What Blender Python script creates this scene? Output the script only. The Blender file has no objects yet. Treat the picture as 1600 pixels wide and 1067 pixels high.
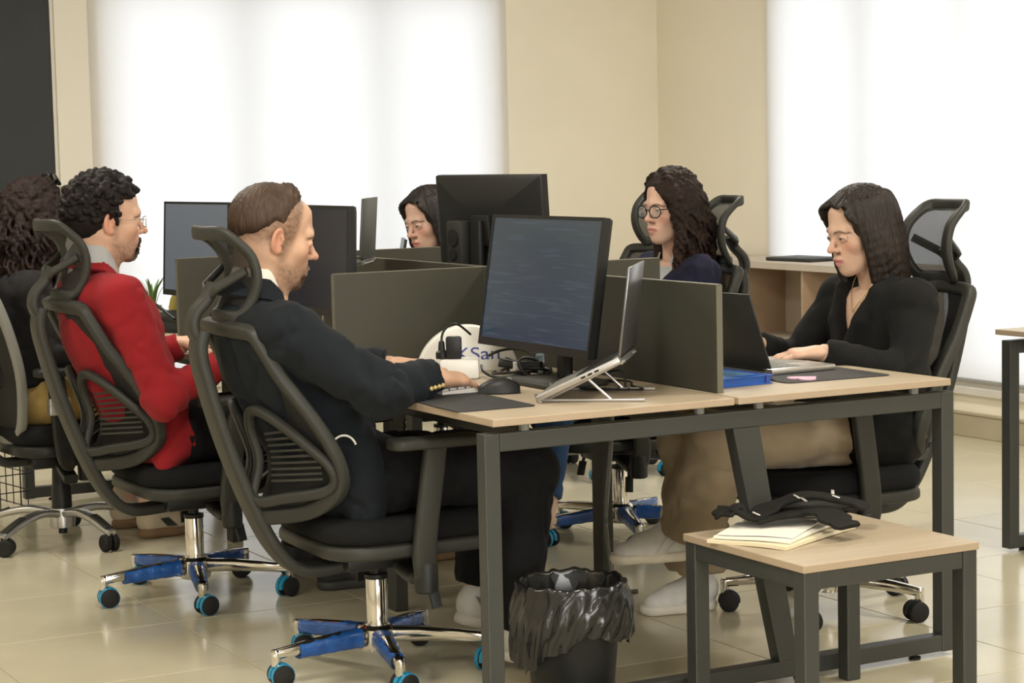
import bpy, bmesh, math, random
import numpy as np
from mathutils import Vector, Matrix, Euler
R = math.radians
random.seed(7); RNG = np.random.default_rng(7)
scene = bpy.context.scene
COL = scene.collection

# ------------------------------------------------------------------ camera
CAMP = dict(f=3262.3, loc=(-2.2702, -4.3018, 1.3714), yaw=.4956, pitch=.0894, roll=-.0222)
cd = bpy.data.cameras.new('camera'); cam = bpy.data.objects.new('camera', cd); COL.objects.link(cam)
cd.sensor_width = 36; cd.lens = CAMP['f'] * 36 / 1600; cd.clip_start = .05; cd.clip_end = 200
_y, _p, _r = CAMP['yaw'], CAMP['pitch'], CAMP['roll']
_fw = Vector((math.sin(_y) * math.cos(_p), math.cos(_y) * math.cos(_p), -math.sin(_p)))
_rt = Vector((math.cos(_y), -math.sin(_y), 0)); _up = _rt.cross(_fw)
_R = _rt * math.cos(_r) + _up * math.sin(_r); _U = -_rt * math.sin(_r) + _up * math.cos(_r)
cam.matrix_world = Matrix(((_R.x, _U.x, -_fw.x, CAMP['loc'][0]), (_R.y, _U.y, -_fw.y, CAMP['loc'][1]), (_R.z, _U.z, -_fw.z, CAMP['loc'][2]), (0, 0, 0, 1)))
cd.dof.use_dof = False
scene.camera = cam

# ------------------------------------------------------------------ world, daylight, lamps, exposure
scene.view_settings.view_transform = 'Standard'; scene.view_settings.look = 'None'
scene.view_settings.exposure = 0.0; scene.view_settings.gamma = 1; scene.view_settings.use_curve_mapping = False
scene.cycles.use_denoising = True
scene.cycles.max_bounces = 10; scene.cycles.diffuse_bounces = 5; scene.cycles.transparent_max_bounces = 12
world = bpy.data.worlds.new('sky'); scene.world = world; world.use_nodes = True
world.node_tree.nodes['Background'].inputs['Color'].default_value = (.82, .9, 1, 1)
world.node_tree.nodes['Background'].inputs['Strength'].default_value = 1.0

def area(name, loc, rot, sx, sy, power, color=(1, 1, 1), parent=None, spread=180):
    l = bpy.data.lights.new(name, 'AREA'); l.shape = 'RECTANGLE'; l.size = sx; l.size_y = sy; l.energy = power; l.color = color; l.spread = R(spread)
    o = bpy.data.objects.new(name, l); COL.objects.link(o); o.location = loc; o.rotation_euler = rot
    if parent: o.parent = parent
    return o
YFRONT = -8.0
# daylight standing outside the two glazed walls
area('daylight_back', (2.07, 6.95, 1.45), (R(-90), 0, 0), 3.6, 3.0, 48, (.96, .98, 1))
area('daylight_right', (5.3, 2.6, 1.45), (R(90), 0, R(90)), 5.6, 3.0, 80, (.96, .98, 1))
area('fill_front', (-1.2, YFRONT - 1.0, 1.8), (R(90), 0, 0), 5.4, 2.4, 560, (1, .97, .92))  # added fill behind the camera, brightens surfaces that face it
LAMP_POWER = 44          # each ceiling panel
LAMP_COLOR = (1, .95, .86)

# ------------------------------------------------------------------ materials
MATS = {}
def _n(nt, t, **kw):
    n = nt.nodes.new(t)
    for k, v in kw.items(): setattr(n, k, v)
    return n
def mat(name, color, rough=.5, metal=0, spec=.5, noise=0, nscale=8, bump=0, bscale=60, stretch=None, coat=0, sheen=0, alpha=1, trans=0, emit=None, estr=0, sss=0, vcol=False):
    if name in MATS: return MATS[name]
    m = bpy.data.materials.new(name); m.use_nodes = True; nt = m.node_tree; b = nt.nodes['Principled BSDF']; L = nt.links
    b.inputs['Base Color'].default_value = (*color, 1); b.inputs['Roughness'].default_value = rough; b.inputs['Metallic'].default_value = metal
    b.inputs['Specular IOR Level'].default_value = spec; b.inputs['Coat Weight'].default_value = coat; b.inputs['Coat Roughness'].default_value = .1
    b.inputs['Sheen Weight'].default_value = sheen; b.inputs['Alpha'].default_value = alpha; b.inputs['Transmission Weight'].default_value = trans
    if sss:
        b.inputs['Subsurface Weight'].default_value = sss; b.inputs['Subsurface Radius'].default_value = (.012, .005, .003); b.inputs['Subsurface Scale'].default_value = 1
    if emit: b.inputs['Emission Color'].default_value = (*emit, 1); b.inputs['Emission Strength'].default_value = estr
    src = None
    if vcol:
        a = _n(nt, 'ShaderNodeAttribute', attribute_name='Col'); src = a.outputs['Color']
    if noise or bump:
        tc = _n(nt, 'ShaderNodeTexCoord'); mp = _n(nt, 'ShaderNodeMapping'); L.new(tc.outputs['Object'], mp.inputs['Vector'])
        if stretch: mp.inputs['Scale'].default_value = stretch
    if noise:
        tx = _n(nt, 'ShaderNodeTexNoise'); tx.inputs['Scale'].default_value = nscale; tx.inputs['Detail'].default_value = 5; L.new(mp.outputs['Vector'], tx.inputs['Vector'])
        mr = _n(nt, 'ShaderNodeMapRange'); mr.inputs['From Min'].default_value = .3; mr.inputs['From Max'].default_value = .7
        mr.inputs['To Min'].default_value = 1 - noise; mr.inputs['To Max'].default_value = 1 + noise; L.new(tx.outputs['Fac'], mr.inputs['Value'])
        hs = _n(nt, 'ShaderNodeHueSaturation'); hs.inputs['Color'].default_value = (*color, 1); L.new(mr.outputs['Result'], hs.inputs['Value'])
        if src: L.new(src, hs.inputs['Color'])
        src = hs.outputs['Color']
    if src: L.new(src, b.inputs['Base Color'])
    if bump:
        t2 = _n(nt, 'ShaderNodeTexNoise'); t2.inputs['Scale'].default_value = bscale; t2.inputs['Detail'].default_value = 4; L.new(mp.outputs['Vector'], t2.inputs['Vector'])
        bp = _n(nt, 'ShaderNodeBump'); bp.inputs['Strength'].default_value = bump; bp.inputs['Distance'].default_value = .01; L.new(t2.outputs['Fac'], bp.inputs['Height']); L.new(bp.outputs['Normal'], b.inputs['Normal'])
    MATS[name] = m; return m
def mixmat(name, kind, color, fac, base=None, rough=.5):
    """sheet materials: kind 'translucent' (blinds), 'mesh' (open weave), 'pane' (window glass)"""
    if name in MATS: return MATS[name]
    m = bpy.data.materials.new(name); m.use_nodes = True; nt = m.node_tree; L = nt.links; nt.nodes.clear()
    out = _n(nt, 'ShaderNodeOutputMaterial'); mx = _n(nt, 'ShaderNodeMixShader'); mx.inputs[0].default_value = fac
    if kind == 'translucent':
        a = _n(nt, 'ShaderNodeBsdfDiffuse'); b = _n(nt, 'ShaderNodeBsdfTranslucent')
        tc = _n(nt, 'ShaderNodeTexCoord'); wv = _n(nt, 'ShaderNodeTexNoise'); wv.inputs['Scale'].default_value = 240; L.new(tc.outputs['Object'], wv.inputs['Vector'])
        mr = _n(nt, 'ShaderNodeMapRange'); mr.inputs['To Min'].default_value = .93; mr.inputs['To Max'].default_value = 1.05; L.new(wv.outputs['Fac'], mr.inputs['Value'])
        hs = _n(nt, 'ShaderNodeHueSaturation'); hs.inputs['Color'].default_value = (*color, 1); L.new(mr.outputs['Result'], hs.inputs['Value'])
        L.new(hs.outputs['Color'], a.inputs['Color']); L.new(hs.outputs['Color'], b.inputs['Color'])
    elif kind == 'mesh':
        a = _n(nt, 'ShaderNodeBsdfPrincipled'); a.inputs['Base Color'].default_value = (*color, 1); a.inputs['Roughness'].default_value = rough; b = _n(nt, 'ShaderNodeBsdfTransparent')
    else:
        a = _n(nt, 'ShaderNodeBsdfGlossy'); a.inputs['Color'].default_value = (*color, 1); a.inputs['Roughness'].default_value = .02; b = _n(nt, 'ShaderNodeBsdfTransparent')
    L.new(a.outputs[0], mx.inputs[1]); L.new(b.outputs[0], mx.inputs[2]); L.new(mx.outputs[0], out.inputs['Surface'])
    MATS[name] = m; return m
mat('wall', (.87, .81, .67), .85, noise=.03, nscale=1.5, bump=.03, bscale=90)
mat('wall_white', (.80, .76, .66), .8, noise=.02, nscale=2)
mat('ceiling', (.8, .78, .72), .9, noise=.02)
mat('tile', (.56, .515, .37), .17, noise=.05, nscale=3, spec=.55, bump=.01, bscale=6)
mat('grout', (.30, .26, .19), .8, noise=.08, nscale=20)
mat('baseboard', (.42, .37, .26), .35, noise=.05)
mat('frame_metal', (.42, .43, .43), .4, metal=.6, noise=.03)
mat('sill', (.62, .60, .55), .4, noise=.04)
mat('laminate', (.44, .36, .255), .42, noise=.06, nscale=5, stretch=(1, 8, 8), bump=.01, bscale=80)
mat('laminate_edge', (.40, .31, .22), .5, noise=.04, nscale=8)
mat('laminate_grey', (.52, .45, .36), .55, noise=.05, nscale=5)
mat('laminate_brown', (.40, .28, .18), .6, noise=.05, nscale=5)
mat('steel', (.037, .039, .036), .42, noise=.04, nscale=12, bump=.02, bscale=400)
mat('partition', (.051, .050, .036), .42, noise=.05, nscale=3)
mat('partition_edge', (.12, .115, .085), .5, noise=.03)
mat('plastic_black', (.013, .0135, .013), .45, spec=.35, noise=.06, nscale=20)
mat('plastic_dark', (.030, .030, .025), .5, spec=.35, noise=.06, nscale=25, bump=.03, bscale=300)
mat('plastic_grey', (.20, .20, .18), .45, noise=.05)
mat('seat_fabric', (.0095, .0095, .010), .9, noise=.1, nscale=60, bump=.15, bscale=500, spec=.15)
mixmat('mesh_fabric', 'mesh', (.012, .012, .011), .10, rough=.8)
mixmat('mesh_open', 'mesh', (.022, .022, .020), .16, rough=.8)
mat('chrome', (.72, .70, .66), .12, metal=1, noise=.04)
mat('silver', (.55, .55, .54), .32, metal=.85, noise=.03)
mat('film', (.015, .09, .33), .25, noise=.25, nscale=30, bump=.25, bscale=90, alpha=.85)
mat('film_cyan', (.02, .28, .48), .25, noise=.2, nscale=30, alpha=.9)
mat('rubber', (.014, .013, .012), .7, spec=.3, noise=.1, nscale=30)
mat('white_plastic', (.75, .73, .68), .4, noise=.02)
mat('aluminium', (.52, .51, .5), .35, metal=.9, noise=.03)
mat('paper', (.82, .79, .70), .8, noise=.03)
mat('paper_cream', (.74, .66, .46), .8, noise=.04)
mat('board', (.022, .024, .024), .6, noise=.15, nscale=4)

# ------------------------------------------------------------------ mesh helpers
def rotm(rx=0, ry=0, rz=0): return np.array(Euler((rx, ry, rz)).to_matrix())
class MB:
    def __init__(s): s.v = []; s.f = []; s.mi = []; s.cur = 0
    def add(s, V, F):
        n = len(s.v); s.v += [tuple(map(float, p)) for p in V]; s.f += [tuple(n + i for i in f) for f in F]; s.mi += [s.cur] * len(F); return s
    def box(s, lo, hi, rot=None, piv=None, bev=0):
        (x0, y0, z0), (x1, y1, z1) = lo, hi
        if bev:
            b = min(bev, (x1 - x0) * .45, (y1 - y0) * .45, (z1 - z0) * .45); V = []; F = []
            bm = bmesh.new(); bmesh.ops.create_cube(bm, size=1)
            for q in bm.verts: q.co = Vector(((x0 + x1) / 2 + q.co.x * (x1 - x0), (y0 + y1) / 2 + q.co.y * (y1 - y0), (z0 + z1) / 2 + q.co.z * (z1 - z0)))
            bmesh.ops.bevel(bm, geom=bm.edges[:], offset=b, segments=2, profile=.5, affect='EDGES')
            bm.verts.index_update(); V = [q.co[:] for q in bm.verts]; F = [[q.index for q in f.verts] for f in bm.faces]; bm.free()
        else:
            V = [(x0, y0, z0), (x1, y0, z0), (x1, y1, z0), (x0, y1, z0), (x0, y0, z1), (x1, y0, z1), (x1, y1, z1), (x0, y1, z1)]
            F = [(3, 2, 1, 0), (4, 5, 6, 7), (0, 1, 5, 4), (1, 2, 6, 5), (2, 3, 7, 6), (3, 0, 4, 7)]
        V = np.array(V)
        if rot is not None:
            p = np.array(piv if piv is not None else V.mean(0)); V = (V - p) @ np.array(rot).T + p
        return s.add(V, F)
    def sweep(s, path, prof, up=(0, 0, 1), closed=False, scale=None, cap=True):
        """sweep profile (list of (a,b): a along side, b along up) over a path"""
        P = np.array(path, float); n = len(P); pr = np.array(prof, float); k = len(pr); V = []
        for i in range(n):
            t = P[(i + 1) % n] - P[i - 1] if closed else P[min(i + 1, n - 1)] - P[max(i - 1, 0)]
            t = t / (np.linalg.norm(t) + 1e-12); u = np.array(up[i] if isinstance(up, list) else up, float)
            sd = np.cross(t, u); l = np.linalg.norm(sd)
            if l < 1e-4: sd = np.cross(t, (1, .01, 0)); l = np.linalg.norm(sd)
            sd /= l; u2 = np.cross(sd, t); sc = scale[i] if scale is not None else 1
            sa, sb = (sc if hasattr(sc, '__len__') else (sc, sc))
            for a, b in pr: V.append(P[i] + sd * a * sa + u2 * b * sb)
        F = []
        for i in range(n if closed else n - 1):
            j = (i + 1) % n
            for q in range(k): F.append((i * k + q, i * k + (q + 1) % k, j * k + (q + 1) % k, j * k + q))
        if not closed and cap: F.append(tuple(range(k - 1, -1, -1))); F.append(tuple((n - 1) * k + q for q in range(k)))
        return s.add(V, F)
    def tube(s, path, r, sides=8, closed=False, up=(0, 0, 1)):
        pr = [(math.cos(2 * math.pi * i / sides), math.sin(2 * math.pi * i / sides)) for i in range(sides)]
        rr = r if hasattr(r, '__len__') else [r] * len(path)
        return s.sweep(path, pr, up, closed, rr)
    def lathe(s, prof, c=(0, 0, 0), seg=20, axis=2):
        V = []; F = []; k = len(prof)
        for i in range(seg):
            a = 2 * math.pi * i / seg
            for r, z in prof:
                p = [r * math.cos(a), r * math.sin(a), z]
                if axis == 0: p = [p[2], p[0], p[1]]
                if axis == 1: p = [p[1], p[2], p[0]]
                V.append([p[0] + c[0], p[1] + c[1], p[2] + c[2]])
        for i in range(seg):
            j = (i + 1) % seg
            for q in range(k - 1): F.append((i * k + q, j * k + q, j * k + q + 1, i * k + q + 1))
        if prof[0][0] > 1e-6: F.append(tuple(i * k for i in range(seg - 1, -1, -1)))
        if prof[-1][0] > 1e-6: F.append(tuple(i * k + k - 1 for i in range(seg)))
        return s.add(V, F)
    def loft(s, rings, cap=True, closed=False):
        k = len(rings[0]); n = len(rings); V = [p for r in rings for p in r]; F = []
        for i in range(n if closed else n - 1):
            j = (i + 1) % n
            for q in range(k): F.append((i * k + q, i * k + (q + 1) % k, j * k + (q + 1) % k, j * k + q))
        if cap and not closed: F.append(tuple(range(k - 1, -1, -1))); F.append(tuple((n - 1) * k + q for q in range(k)))
        return s.add(V, F)
    def grid(s, fn, nu, nv, thick=0):
        """surface patch fn(u,v)->xyz; thick>0 gives it a back side and rims"""
        P = np.array([[fn(i / (nu - 1), j / (nv - 1)) for j in range(nv)] for i in range(nu)], float)
        F = [(i * nv + j, (i + 1) * nv + j, (i + 1) * nv + j + 1, i * nv + j + 1) for i in range(nu - 1) for j in range(nv - 1)]
        if not thick: return s.add(P.reshape(-1, 3), F)
        du = np.gradient(P, axis=0); dv = np.gradient(P, axis=1); N = np.cross(du, dv); N /= np.linalg.norm(N, axis=2, keepdims=True) + 1e-12
        Q = P - N * thick; m = nu * nv; V = np.concatenate([P.reshape(-1, 3), Q.reshape(-1, 3)])
        F2 = [tuple(m + q for q in reversed(f)) for f in F]; B = [i * nv for i in range(nu)] + [(nu - 1) * nv + j for j in range(1, nv)] + [i * nv + nv - 1 for i in range(nu - 2, -1, -1)] + [j for j in range(nv - 2, 0, -1)]
        F3 = [(B[i], m + B[i], m + B[(i + 1) % len(B)], B[(i + 1) % len(B)]) for i in range(len(B))]
        return s.add(V, F + F2 + F3)
    def xf(s, M):
        M = Matrix(M) if not isinstance(M, Matrix) else M; s.v = [tuple(M @ Vector(p)) for p in s.v]; return s
    def build(s, name, material, parent=None, smooth=35):
        me = bpy.data.meshes.new(name); me.from_pydata(s.v, [], s.f)
        ms = material if isinstance(material, (list, tuple)) else [material]
        for q in ms: me.materials.append(MATS[q])
        if len(ms) > 1: me.polygons.foreach_set('material_index', s.mi)
        bm = bmesh.new(); bm.from_mesh(me); bmesh.ops.recalc_face_normals(bm, faces=bm.faces); bm.to_mesh(me); bm.free()
        if smooth:
            me.polygons.foreach_set('use_smooth', [True] * len(me.polygons)); me.set_sharp_from_angle(angle=R(smooth))
        o = bpy.data.objects.new(name, me); COL.objects.link(o)
        if parent: o.parent = parent
        return o
def rect(a, b): return [(-a / 2, -b / 2), (a / 2, -b / 2), (a / 2, b / 2), (-a / 2, b / 2)]
def rrect(a, b, r=None, n=3):
    r = r or min(a, b) * .3; P = []
    for cx, cy, a0 in ((a / 2 - r, b / 2 - r, 0), (-a / 2 + r, b / 2 - r, 90), (-a / 2 + r, -b / 2 + r, 180), (a / 2 - r, -b / 2 + r, 270)):
        for i in range(n + 1): t = R(a0 + 90 * i / n); P.append((cx + r * math.cos(t), cy + r * math.sin(t)))
    return P
def spl(pts, n=8, closed=False):
    """Catmull-Rom through points"""
    P = np.array(pts, float); m = len(P); out = []
    for i in range(m if closed else m - 1):
        p0, p1, p2, p3 = (P[(i - 1) % m], P[i], P[(i + 1) % m], P[(i + 2) % m]) if closed else (P[max(i - 1, 0)], P[i], P[i + 1], P[min(i + 2, m - 1)])
        for j in range(n):
            t = j / n; out.append(.5 * ((2 * p1) + (-p0 + p2) * t + (2 * p0 - 5 * p1 + 4 * p2 - p3) * t * t + (-p0 + 3 * p1 - 3 * p2 + p3) * t ** 3))
    if not closed: out.append(P[-1])
    return np.array(out)
def tag(o, label, cat, group=None):
    o['label'] = label; o['category'] = cat
    if group: o['group'] = group
    return o
def thing(name, label, cat, loc=(0, 0, 0), rz=0, group=None):
    o = bpy.data.objects.new(name, None); COL.objects.link(o); o.location = loc; o.rotation_euler = (0, 0, rz); o.empty_display_size = .1
    return tag(o, label, cat, group)
def struct(o): o['kind'] = 'structure'; return o
def copy_tree(o, parent=None):
    c = o.copy(); COL.objects.link(c)
    if parent: c.parent = parent
    for ch in list(o.children): copy_tree(ch, c)
    return c

# ================================================================== the room
XR, YB, CEIL = 4.257, 5.94, 3.0
XL, YF = -6.5, -8.0
WB = (.96, 3.20, .26, 2.30)      # glazed opening in the back wall: x0, x1, z0, z1
WR = (-.6, 4.80, .26, 2.30)      # glazed opening in the right wall: y0, y1, z0, z1
# floor with its tiles
fl = struct(MB().box((XL, YF, -.12), (XR + .3, YB + .3, -.0025)).build('floor', 'grout', smooth=0))
TS, TX, TY = .6, .954, .40
def tile_mesh(w, d):
    m = MB(); g = .0018; m.box((g, g, -.012), (w - g, d - g, 0), bev=.0012); me = m.build('tile', 'tile', smooth=0)
    d_ = me.data; bpy.data.objects.remove(me); return d_
TM = {}
for i in range(-7, 6):
    for j in range(-4, 10):
        x, y = TX + i * TS, TY + j * TS
        w, d = min(TS, XR - x), min(TS, YB - y)
        if w < .03 or d < .03: continue
        k = (round(w, 3), round(d, 3))
        if k not in TM: TM[k] = tile_mesh(*k)
        o = bpy.data.objects.new('tile', TM[k]); COL.objects.link(o); o.location = (x, y, random.uniform(-.0004, 0)); o.parent = fl
# walls
def wall_open(name, axis, pos, thick, lo, hi, op):
    a0, a1, z0, z1 = op; m = MB()
    for (b0, b1, c0, c1) in ((lo, a0, 0, CEIL), (a1, hi, 0, CEIL), (a0, a1, 0, z0), (a0, a1, z1, CEIL)):
        if axis == 'y': m.box((b0, pos, c0), (b1, pos + thick, c1))
        else: m.box((pos, b0, c0), (pos + thick, b1, c1))
    return struct(m.build(name, 'wall', smooth=0))
wall_open('wall_back', 'y', YB, .22, XL, XR + .22, WB)
wall_open('wall_right', 'x', XR, .22, YF, YB, WR)
struct(MB().box((XL - .2, YF, 0), (XL, YB, CEIL)).build('wall_left', 'wall', smooth=0))
WF = (-3.6, 1.2, .9, 2.6)  # opening put in for the fill light, out of view
wall_open('wall_front', 'y', YF - .22, .22, XL, XR + .22, WF)
struct(MB().box((XL - .2, YF - .2, CEIL), (XR + .22, YB + .22, CEIL + .15)).build('ceiling', 'ceiling', smooth=0))
# pale corner post beside the blackboard
struct(MB().box((.715, YB - .05, 0), (.885, YB, CEIL), bev=.004).build('trim_1', 'wall_white', smooth=0))
m = MB(); m.box((XR - .014, YF, 0), (XR, 3.38, .105), bev=.003); m.box((XR - .02, YF, .105), (XR, 3.38, .118), bev=.003)
struct(m.build('baseboard_right', 'baseboard', smooth=0))
m = MB(); m.box((.885, YB - .014, 0), (XR, YB, .118), bev=.003); struct(m.build('baseboard_back', 'baseboard', smooth=0))
m = MB(); m.box((XR - .03, -.7, .20), (XR + .1, 4.86, .238), bev=.004); struct(m.build('trim_2', 'sill', smooth=0))
m = MB(); m.box((.9, YB - .03, .20), (3.26, YB + .1, .238), bev=.004); struct(m.build('trim_3', 'sill', smooth=0))
# windows: frames, mullions, panes
mixmat('pane', 'pane', (.9, .95, 1), .94)
def window(name, axis, pos, op, mull, w=.05):
    a0, a1, z0, z1 = op
    def bx(m, p0, p1, q0, q1, d0, d1):
        if axis == 'y': m.box((p0, pos + d0, q0), (p1, pos + d1, q1), bev=.004)
        else: m.box((pos + d0, p0, q0), (pos + d1, p1, q1), bev=.004)
    m = MB(); bx(m, a0, a0 + w, z0, z1, .10, .16); bx(m, a1 - w, a1, z0, z1, .10, .16); bx(m, a0 + w, a1 - w, z0, z0 + w, .10, .16); bx(m, a0 + w, a1 - w, z1 - w, z1, .10, .16)
    fr = struct(m.build(name, 'frame_metal', smooth=0)); cuts = [a0 + w / 2] + mull + [a1 - w / 2]
    for c in mull:
        m = MB(); bx(m, c - .035, c + .035, z0 + w, z1 - w, .10, .16); m.build('mullion', 'frame_metal', fr, smooth=0)
    for c0, c1 in zip(cuts[:-1], cuts[1:]):
        m = MB(); bx(m, c0 + .03, c1 - .03, z0 + w - .005, z1 - w + .005, .125, .131); m.build('pane', 'pane', fr, smooth=0)
window('window_1', 'y', YB, WB, [1.73, 2.50])
window('window_unseen', 'y', YF - .24, WF, [-2.4, -1.2, 0.0])  # unseen window, added so the front fill can enter
window('window_2', 'x', XR, WR, [.3, 1.15, 2.2, 3.3, 4.04])
# roller blinds
mixmat('blind_fabric', 'translucent', (.86, .845, .83), .62)
def blind(label, axis, pos, a0, a1, z0, z1):
    t = thing('roller_blind', label, 'blind', ((a0 + a1) / 2, pos, z0) if axis == 'y' else (pos, (a0 + a1) / 2, z0), 0, 'white roller blinds over the windows')
    w = (a1 - a0) / 2; h = z1 - z0
    def fab(u, v):
        a = -w + 2 * w * u; q = .0035 * math.sin(3.3 * a + 1) * (1 - v)
        return (a, q, .012 + v * h) if axis == 'y' else (q, a, .012 + v * h)
    MB().grid(fab, 40, 8).build('fabric', 'blind_fabric', t)
    m = MB(); m.box((-w, -.012, 0), (w, .012, .022), bev=.005) if axis == 'y' else m.box((-.012, -w, 0), (.012, w, .022), bev=.005); m.build('bottom_bar', 'frame_metal', t)
    m = MB(); c = (0, .0, h + .02); m.lathe([(.022, -w), (.022, w)], c, 16, 1 if axis == 'x' else 0); m.build('roller_tube', 'frame_metal', t)
    m = MB(); m.box((-w - .02, -.035, h + .045), (w + .02, .02, h + .055)) if axis == 'y' else m.box((-.035, -w - .02, h + .045), (.02, w + .02, h + .055)); m.build('bracket_rail', 'white_plastic', t, smooth=0)
blind('white roller blind drawn down over the back window, left of the corner', 'y', YB - .022, .893, 3.262, .27, 2.62)
blind('white roller blind drawn down over the right wall window', 'x', XR - .022, -.7, 4.84, .258, 2.62)
# ceiling lamps (above the picture)
for i, (x, y) in enumerate([(-3.6, -3.6), (-.6, -3.6), (2.4, -3.6), (-3.6, -.6), (-.6, -.6), (2.4, -.6), (-3.6, 2.6), (-.6, 2.6), (2.4, 2.6)]):
    t = thing('ceiling_lamp', 'square ceiling light panel with white frame', 'lamp', (x, y, CEIL - .03), 0, 'ceiling light panels')
    m = MB()
    for q in ((-.31, -.31, .31, -.29), (-.31, .29, .31, .31), (-.31, -.29, -.29, .29), (.29, -.29, .31, .29)): m.box((q[0], q[1], -.01), (q[2], q[3], .03))
    m.build('lamp_frame', 'white_plastic', t, smooth=0)
    MB().box((-.29, -.29, .012), (.29, .29, .02)).build('diffuser', 'white_plastic', t, smooth=0)
    area('lamp_light', (0, 0, .005), (0, 0, 0), .56, .56, LAMP_POWER, LAMP_COLOR, t)
# blackboard
t = thing('blackboard', 'large dark board on the back wall at the far left', 'board', (-.4, YB - .012, .55))
MB().box((-1.4, -.012, 0), (1.10, .0, 2.0)).build('panel', 'board', t, smooth=0)
m = MB(); m.box((1.10, -.02, -.03), (1.125, .0, 2.03)); m.box((-1.43, -.02, -.03), (1.10, .0, 0)); m.box((-1.43, -.02, 2.0), (1.10, .0, 2.03)); m.build('board_frame', 'white_plastic', t, smooth=0)
# low shelf along the right wall
SX0, SY0, SY1, SH = 3.83, 3.385, 5.25, .806
t = thing('low_shelf', 'low open wooden shelf unit under the right wall window', 'shelf', (SX0, SY0, 0))
D = XR - .042 - SX0; LY = SY1 - SY0
MB().box((-.012, -.004, SH - .034), (D, LY, SH), bev=.002).build('shelf_top', 'laminate_grey', t, smooth=0)
MB().box((.006, 0, .06), (D, .018, SH - .034), bev=.001).build('end_panel', 'laminate_grey', t, smooth=0)
MB().box((.006, LY - .018, .06), (D, LY, SH - .034), bev=.001).build('end_panel', 'laminate_grey', t, smooth=0)
for yy in (.62, 1.27): MB().box((.012, yy - .009, .06), (D - .008, yy + .009, SH - .034), bev=.001).build('divider', 'laminate_brown', t, smooth=0)
for y0, y1 in ((.018, .611), (.629, 1.261), (1.279, LY - .018)): MB().box((.012, y0, .395), (D - .008, y1, .413), bev=.001).build('shelf_board', 'laminate_grey', t, smooth=0)
MB().box((.006, .018, .06), (D, LY - .018, .078), bev=.001).build('bottom_board', 'laminate_grey', t, smooth=0)
MB().box((D - .008, .018, .06), (D, LY - .018, SH - .034)).build('back_panel', 'laminate_grey', t, smooth=0)
for q in ((.04, .05), (D - .05, .05), (.04, LY - .06), (D - .05, LY - .06)): MB().lathe([(.02, 0), (.018, .06)], (q[0], q[1], 0), 12).build('foot', 'plastic_black', t)

# ================================================================== the bench of six desks
DW, DP, DH = 1.38, 1.375, .752
bench = thing('desk_bench', 'long bench of six wood-topped desks on a dark grey steel frame', 'desk', (0, 0, 0))
def desktop(name, x0, x1, y0, y1, z, th, parent, edge=.0022):
    m = MB(); m.box((x0, y0, z - th), (x1, y1, z), bev=edge); o = m.build(name, ['laminate', 'laminate_edge'], parent, smooth=0)
    for p in o.data.polygons: p.material_index = 0 if abs(p.normal.z) > .7 else 1
    return o
for j in range(3):
    for x0, x1 in ((0, .685), (.697, DW)): desktop('desktop', x0, x1, j * DP, j * DP + DP - .006, DH, .0185, bench)
def tubebox(lo, hi, name, parent=bench, bev=.003): return MB().box(lo, hi, bev=bev).build(name, 'steel', parent, smooth=0)
FZ = .716
for yy in (.012, 3 * DP - .058):
    tubebox((-.018, yy, 0.012), (.024, yy + .042, FZ), 'leg'); tubebox((DW - .022, yy, .012), (DW + .02, yy + .042, FZ), 'leg')
    tubebox((.024, yy, FZ - .044), (DW - .022, yy + .042, FZ), 'top_bar'); tubebox((.024, yy, .014), (DW - .022, yy + .042, .058), 'bottom_bar')
    # slanting brace from the middle of the top bar to the bottom bar
    a = np.array((.728, yy + .021, FZ - .044)); b = np.array((.852, yy + .021, .058)); w = .040
    m = MB(); V = []
    for P, z in ((a, FZ - .044), (b, .058)):
        for dx, dy in ((-w, -.02), (w, -.02), (w, .02), (-w, .02)): V.append((P[0] + dx * (1 if z > .3 else .72), P[1] + dy, z))
    m.add(V, [(0, 1, 2, 3), (7, 6, 5, 4), (0, 4, 5, 1), (1, 5, 6, 2), (2, 6, 7, 3), (3, 7, 4, 0)]); m.build('slanting_brace', 'steel', bench, smooth=0)
    for fx in (.1, 1.28, .9): MB().lathe([(.016, 0), (.016, .006), (.008, .006), (.008, .016)], (fx, yy + .021, 0), 12).build('foot', 'rubber', bench)
for j in (1, 2):
    y = j * DP
    for x in (.385, 1.115): tubebox((x - .021, y - .03, 0), (x + .021, y + .03, FZ), 'leg')
    tubebox((.06, y - .02, FZ - .044), (DW - .06, y + .02, FZ), 'top_bar')
for x in (.12, .56, .82, 1.26): tubebox((x - .015, .054, FZ - .03), (x + .015, 3 * DP - .058, FZ), 'rail')
for x in (.10, .6, .78, 1.28):
    for y in (.033, DP, 2 * DP, 3 * DP - .037): MB().lathe([(.013, 0), (.013, DH - .0185 - FZ)], (x, y, FZ), 10).build('spacer', 'plastic_grey', bench)
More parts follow.
